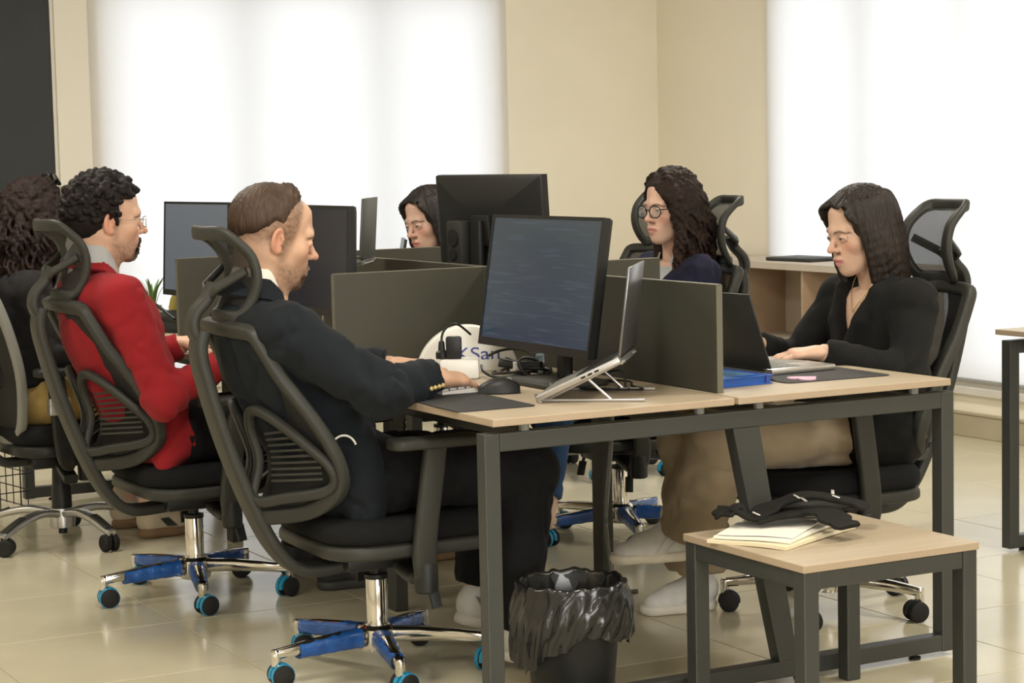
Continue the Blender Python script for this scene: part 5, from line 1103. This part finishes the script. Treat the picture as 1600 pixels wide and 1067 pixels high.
def ext_n(f):
    f.cone((-.09, -.10, .53), (-.09, .10, .53), .115, .115, .04, ((0, 0, 1), .75)); f.cone((-.11, -.165, .62), (-.10, -.19, .455), .05, .045, .04); f.cone((-.11, .165, .62), (-.10, .19, .455), .05, .045, .04)
    for s in (-1, 1): f.cone((-.30, s * .15, .955), (-.30, s * .20, .948), .05, .058, .04)
ja = garment('jacket', b, j, SKN, 'navy_wool', .014, cut=cut_n, extra=ext_n, seed=21, amp=.006, fs=8.5, arm_r=(.072, .063, .047), elbow=.008, arm_end=.96)
collar('shirt_collar', b, j['N'] + (.004, 0, .024), (.28, 0, 1), 'shirt_white', .070, .05, .25, .25)
collar('jacket_collar', b, j['N'] + (.0, 0, .0), (.28, 0, 1), 'navy_wool', .086, .05, .30, .5, .012)
trousers('trousers', b, j, 'black_trouser', (.105, .085, .064), 5, .17, end=(.94, 1.08))
shoe(b, (.255, .065, .085), (.27, 0, -.085), (.3, 0, 1), .29, (.68, .67, .64), (.70, .66, .60), [((.18, .18, .19), .055, .105, .03, .09, .9), ((.55, .60, .05), .125, .145, .035, .075, .8), ((.20, .20, .20), .15, .25, .02, .055, .2)])
shoe(b, (.27, -.20, .03), (1, -.05, -.09), (0, 0, 1), .29, (.68, .67, .64), (.70, .66, .60), [((.18, .18, .19), .055, .105, .03, .09, .9)])
hair_fade(b, HM, (.050, .027, .015)); beard_mesh(b, HM, (.060, .030, .016), .55)
d = j['HR'] - j['ER']; d /= np.linalg.norm(d)
for k in range(4):
    p = j['ER'] + (j['HR'] - j['ER']) * .66 + d * (.0150 * k) + np.cross(d, (0, 0, 1)) * .0515 + np.array((0, 0, -.012)); m = MB(); m.lathe([(0, -.0035), (.005, -.003), (.0066, 0), (.005, .003), (0, .0035)], p, 14, 1); m.build('cuff_button', 'gold', b)
m = MB(); q = [(-.175 + .034 * math.cos(a), -.236 + .004 * math.sin(a), .640 + .034 * math.sin(a)) for a in np.linspace(R(15), R(165), 12)]; m.tube(q, .0028, 8); m.build('pocket_ring', 'white_plastic', b)

# ------------------------------------------------------------------ the man in the red sweater
SKR = dict(skin=(.66, .41, .29), lip=(.45, .17, .15), brow=(.015, .010, .008), hairc=(.016, .011, .009), beard=(1.0, 1.05, .42), lid=.35, nose=1.2, r=(.152, .152, .175, .142))
J = dict(P=(-.12, 0, .55), W=(-.18, 0, .69), C=(-.245, 0, .86), N=(-.295, .01, 1.055), SL=(-.27, .195, .965), SR=(-.265, -.185, .965), EL=(-.16, .28, .70), ER=(-.175, -.27, .665), HL=(.045, .165, .785), HR=(.05, -.205, .76),
         LL=(-.06, .09, .535), LR=(-.06, -.09, .535), KL=(.42, .14, .52), KR=(.42, -.14, .52), AL=(.42, .13, .12), AR=(.40, -.16, .12))
b, HM, j = person('man in a red sweater with curly black hair, glasses and a goatee', (-.06, 1.93, 0), 0, J, ((-.245, .01, 1.196), 0, 2, 0, 1.06), SKR,
    [(1, (.055, -.203, .765), (.16, -.17, .785), (0, 0, 1), .35, 1.05), (-1, (.05, .162, .790), (.15, .11, .785), (0, 0, 1), .45, 1.05)])
def ext_r(f): f.cone((-.10, -.10, .53), (-.10, .10, .53), .115, .115, .04, ((0, 0, 1), .75)); f.cone((-.12, -.155, .62), (-.15, -.19, .45), .045, .028, .05)
garment('sweater', b, j, SKR, 'red_knit', .014, extra=ext_r, seed=33, amp=.004, fs=9, arm_r=(.072, .060, .045), elbow=.006, arm_end=.95)
collar('shirt_collar', b, j['N'] + (.008, 0, .030), (.22, 0, 1), 'shirt_grey', .074, .055, .16, .45)
collar('sweater_neckband', b, j['N'] + (.006, 0, .0), (.22, 0, 1), 'red_knit', .088, .03, .05, .45, .010)
trousers('trousers', b, j, 'black_trouser', (.105, .085, .064), 6, .17, end=(1.05, 1.05))
for s in (-1, 1): shoe(b, (.35, s * .15, 0), (1, s * .08, 0), (0, 0, 1), .28, (.03, .03, .03), (.05, .05, .05))
hair_curly_short(b, HM, (.012, .009, .008)); beard_mesh(b, HM, (.012, .009, .007), 1.0)
glasses('thin metal-rimmed glasses worn by the man in the red sweater', HM, b, 'thin')

# ------------------------------------------------------------------ the woman in the black blazer
SKB = dict(skin=(.61, .40, .29), lip=(.48, .17, .16), brow=(.03, .018, .012), hairc=(.03, .017, .011), fem=True, lid=.62, nose=.85, r=(.158, .128, .145, .118))
J = dict(P=(-.10, 0, .54), W=(-.145, -.005, .67), C=(-.165, -.01, .82), N=(-.170, -.015, .985), SL=(-.155, .165, .915), SR=(-.15, -.185, .915), EL=(-.075, .235, .715), ER=(-.02, -.25, .715), HL=(.150, .135, .785), HR=(.150, -.195, .785),
         LL=(-.05, .085, .525), LR=(-.05, -.085, .525), KL=(.44, .03, .555), KR=(.43, -.14, .53), AL=(.475, -.085, .245), AR=(.36, -.215, .11))
b, HM, j = person('woman in a black blazer with straight dark shoulder-length hair, typing', (1.495, .64, 0), R(179), J, ((-.098, -.02, 1.122), -2, 13, 0, 1.0), SKB,
    [(-1, (.158, .130, .787), (.27, .06, .784), (0, 0, 1), .42, .96), (1, (.158, -.193, .787), (.27, -.165, .790), (0, 0, 1), .42, .96)])
def cut_b(f): f.cut(lambda X, Y, Z: np.maximum(np.maximum(np.abs(Y + .012) - (.012 + .40 * np.maximum(0, Z - .80)), -(X + .115)), .78 - Z), .008)
def ext_b(f):
    f.cone((-.12, -.08, .54), (-.11, .08, .54), .13, .13, .04, ((0, 0, 1), .8))
    for s in (-1, 1): f.cone((-.09, s * .10, .538), (-.005, s * .095, .536), .120, .110, .04)
    for s in (-1, 1): f.cone((-.16, s * .12 - .01, .925), (-.155, s * .168 - .01, .918), .045, .052, .03); f.chain([(-.165, s * .075 - .012, 1.0), (-.085, s * .078 - .012, .945), (-.045, s * .055 - .012, .86), (-.025, s * .02 - .012, .78)], [.018, .022, .022, .016], .012)
garment('blazer', b, j, SKB, 'black_wool', .013, cut=cut_b, extra=ext_b, seed=41, amp=.0022, fs=9, arm_r=(.064, .054, .044), elbow=.006, arm_end=.96)
trousers('trousers', b, j, 'beige_trouser', (.10, .088, .085), 8, .155, .005, (.93, .92), flare=.095)
shoe(b, (.465, -.10, .185), (1, -.12, .02), (0, 0, 1), .255, (.70, .69, .67), (.72, .66, .54), [((.52, .51, .50), .07, .085, .03, .09, .9), ((.52, .51, .50), .105, .12, .03, .08, .9)], W=.045)
shoe(b, (.30, -.215, 0), (1, -.10, 0), (0, 0, 1), .255, (.70, .69, .67), (.72, .68, .60), [((.52, .51, .50), .07, .085, .03, .09, .9), ((.52, .51, .50), .105, .12, .03, .08, .9)], W=.045)
hair_straight(b, HM, (.015, .0095, .007), -.175, .011, part=-.010)
m = MB(); m.tube(spl([(-.13, .045, 1.0), (-.095, .03, .955), (-.070, .0, .905), (-.062, -.012, .885), (-.070, -.025, .905), (-.095, -.055, .955), (-.13, -.07, 1.0)], 6), .0012, 6); m.build('necklace', 'gold', b)

# ------------------------------------------------------------------ the woman wearing glasses
SKG = dict(skin=(.64, .415, .31), lip=(.50, .20, .18), brow=(.03, .017, .011), hairc=(.03, .016, .010), fem=True, lid=.3, nose=.95, r=(.158, .128, .148, .12))
J = dict(P=(-.11, 0, .54), W=(-.16, 0, .68), C=(-.20, .0, .84), N=(-.225, .0, 1.015), SL=(-.205, .175, .935), SR=(-.20, -.175, .935), EL=(-.10, .25, .72), ER=(-.06, -.25, .72), HL=(.13, .16, .785), HR=(.13, -.17, .785),
         LL=(-.05, .085, .525), LR=(-.05, -.085, .525), KL=(.355, .14, .52), KR=(.42, -.10, .52), AL=(.455, .25, .135), AR=(.60, .02, .12))
b, HM, j = person('woman wearing dark glasses with long curly brown hair and a navy blazer', (1.60, 2.0, 0), R(176), J, ((-.175, .015, 1.166), 15, 3, 0, 1.0), SKG,
    [(-1, (.135, .155, .787), (.25, .10, .784), (0, 0, 1), .42, .96), (1, (.135, -.168, .787), (.25, -.12, .786), (0, 0, 1), .42, .96)])
def cut_g(f): f.cut(lambda X, Y, Z: np.maximum(np.maximum(np.abs(Y) - (.015 + .42 * np.maximum(0, Z - .80)), -(X + .15 + .9 * np.maximum(0, Z - .92))), .78 - Z), .008)
garment('blazer', b, j, SKG, 'navy_blazer', .013, cut=cut_g, extra=lambda f: [f.cone((-.20, s * .12, .945), (-.20, s * .178, .940), .045, .052, .03) for s in (-1, 1)], seed=51, amp=.0035, fs=10, arm_r=(.066, .056, .045), elbow=.008)
lo, hi = bounds([j['W'], j['N'], j['SL'], j['SR']], .15); f = Fld(lo, hi, .009); torso_field(f, j, np.array(SKG['r']) - .004, 0, .05, False); f.inter(lambda X, Y, Z: Z - .965 + 0 * X + 0 * Y, .006); f.inter(lambda X, Y, Z: np.abs(Y) - .13 + 0 * X + 0 * Z, .006); V, F = f.mesh(); mesh_obj('shirt', V, F, 'shirt_grey', b)
collar('shirt_collar', b, j['N'] + (.012, 0, -.008), (.25, 0, 1), 'shirt_grey', .078, .05, .2, .5)
trousers('jeans', b, j, 'denim', (.092, .068, .052), 9, .15, .004, (.80, .86))
for hl, td in (((.470, .27, .005), (1, .05, 0)), ((.545, .03, .0), (1, .02, 0))): shoe(b, hl, td, (0, 0, 1), .265, (.55, .47, .34), (.24, .145, .075), [((.02, .02, .02), .03, .06, .045, .10, .8), ((.02, .02, .02), .085, .13, .035, .075, .9)], plat=.012)
hair_curly_long(b, HM, (.019, .011, .0075), -.245, .016, ((.06, .027, .015), .10, .26), 130, 1.0, 4, far=-1)
glasses('dark round-rimmed glasses worn by the woman with long curly hair', HM, b, 'dark')

# ------------------------------------------------------------------ the woman behind the monitors
SKT = dict(skin=(.63, .41, .315), lip=(.50, .16, .16), brow=(.02, .013, .010), hairc=(.02, .013, .010), fem=True, lid=.55, nose=.9, r=(.158, .128, .145, .118))
J = dict(P=(-.06, 0, .54), W=(-.065, 0, .68), C=(-.05, 0, .83), N=(-.03, 0, .985), SL=(-.03, .17, .905), SR=(-.03, -.17, .905), EL=(.05, .25, .73), ER=(.05, -.25, .73), HL=(.28, .15, .785), HR=(.28, -.15, .785),
         LL=(-.04, .085, .525), LR=(-.04, -.085, .525), KL=(.42, .1, .52), KR=(.42, -.1, .52), AL=(.44, .1, .12), AR=(.44, -.1, .12))
b, HM, j = person('woman with straight dark hair looking down, half hidden behind the rear-facing monitor', (1.56, 3.42, 0), R(180), J, ((.040, .02, 1.108), 14, 14, 4, 1.04), SKT,
    [(-1, (.285, .147, .787), (.39, .11, .785), (0, 0, 1), .42, .95), (1, (.285, -.147, .787), (.39, -.11, .785), (0, 0, 1), .42, .95)])
garment('top', b, j, SKT, 'dark_top', .012, seed=61, arm_r=(.06, .05, .04)); trousers('trousers', b, j, 'black_trouser', (.095, .07, .055), 3, .15)
for s in (-1, 1): shoe(b, (.37, s * .1, 0), (1, 0, 0), (0, 0, 1), .25, (.6, .6, .58), (.6, .58, .55))
hair_straight(b, HM, (.013, .009, .007), -.19, .011, part=.0)

# ------------------------------------------------------------------ the curly-haired woman at the far left
SKS = dict(skin=(.68, .42, .30), lip=(.5, .18, .17), brow=(.02, .013, .010), hairc=(.025, .013, .009), fem=True, lid=.4, nose=.9, r=(.162, .135, .15, .122))
J = dict(P=(-.10, 0, .54), W=(-.135, 0, .68), C=(-.145, 0, .84), N=(-.135, .0, 1.02), SL=(-.13, .175, .935), SR=(-.14, -.175, .935), EL=(-.06, .25, .72), ER=(-.06, -.25, .72), HL=(.17, .16, .785), HR=(.17, -.17, .785),
         LL=(-.05, .085, .525), LR=(-.05, -.085, .525), KL=(.40, .12, .53), KR=(.40, -.12, .53), AL=(.30, .12, .12), AR=(.28, -.13, .12))
b, HM, j = person('woman with long curly dark hair at the far left, sunglasses pushed up on her head', (-.14, 3.12, 0), R(4), J, ((-.055, 0, 1.172), 4, 8, 0, 1.02), SKS,
    [(1, (.175, -.167, .787), (.28, -.12, .785), (0, 0, 1), .42, .95), (-1, (.175, .157, .787), (.28, .12, .785), (0, 0, 1), .42, .95)])
garment('top', b, j, SKS, 'dark_top', .012, seed=71, arm_r=(.062, .052, .041), cut=lambda f: f.inter(lambda X, Y, Z: .585 - Z + 0 * X + 0 * Y, .006)); trousers('trousers', b, j, 'mustard_trouser', (.105, .08, .065), 4, .168)
for s in (-1, 1): shoe(b, (.24, s * .13, 0), (1, 0, 0), (0, 0, 1), .26, (.55, .47, .34), (.24, .145, .075), [((.02, .02, .02), .085, .13, .035, .075, .9)], plat=.012)
hair_curly_long(b, HM, (.016, .009, .007), -.27, .020, ((.05, .022, .014), .12, .28), 130, 1.12, 14)
glasses('black sunglasses pushed up on the far left woman\'s hair', HM, b, 'sun', 'sunglasses')
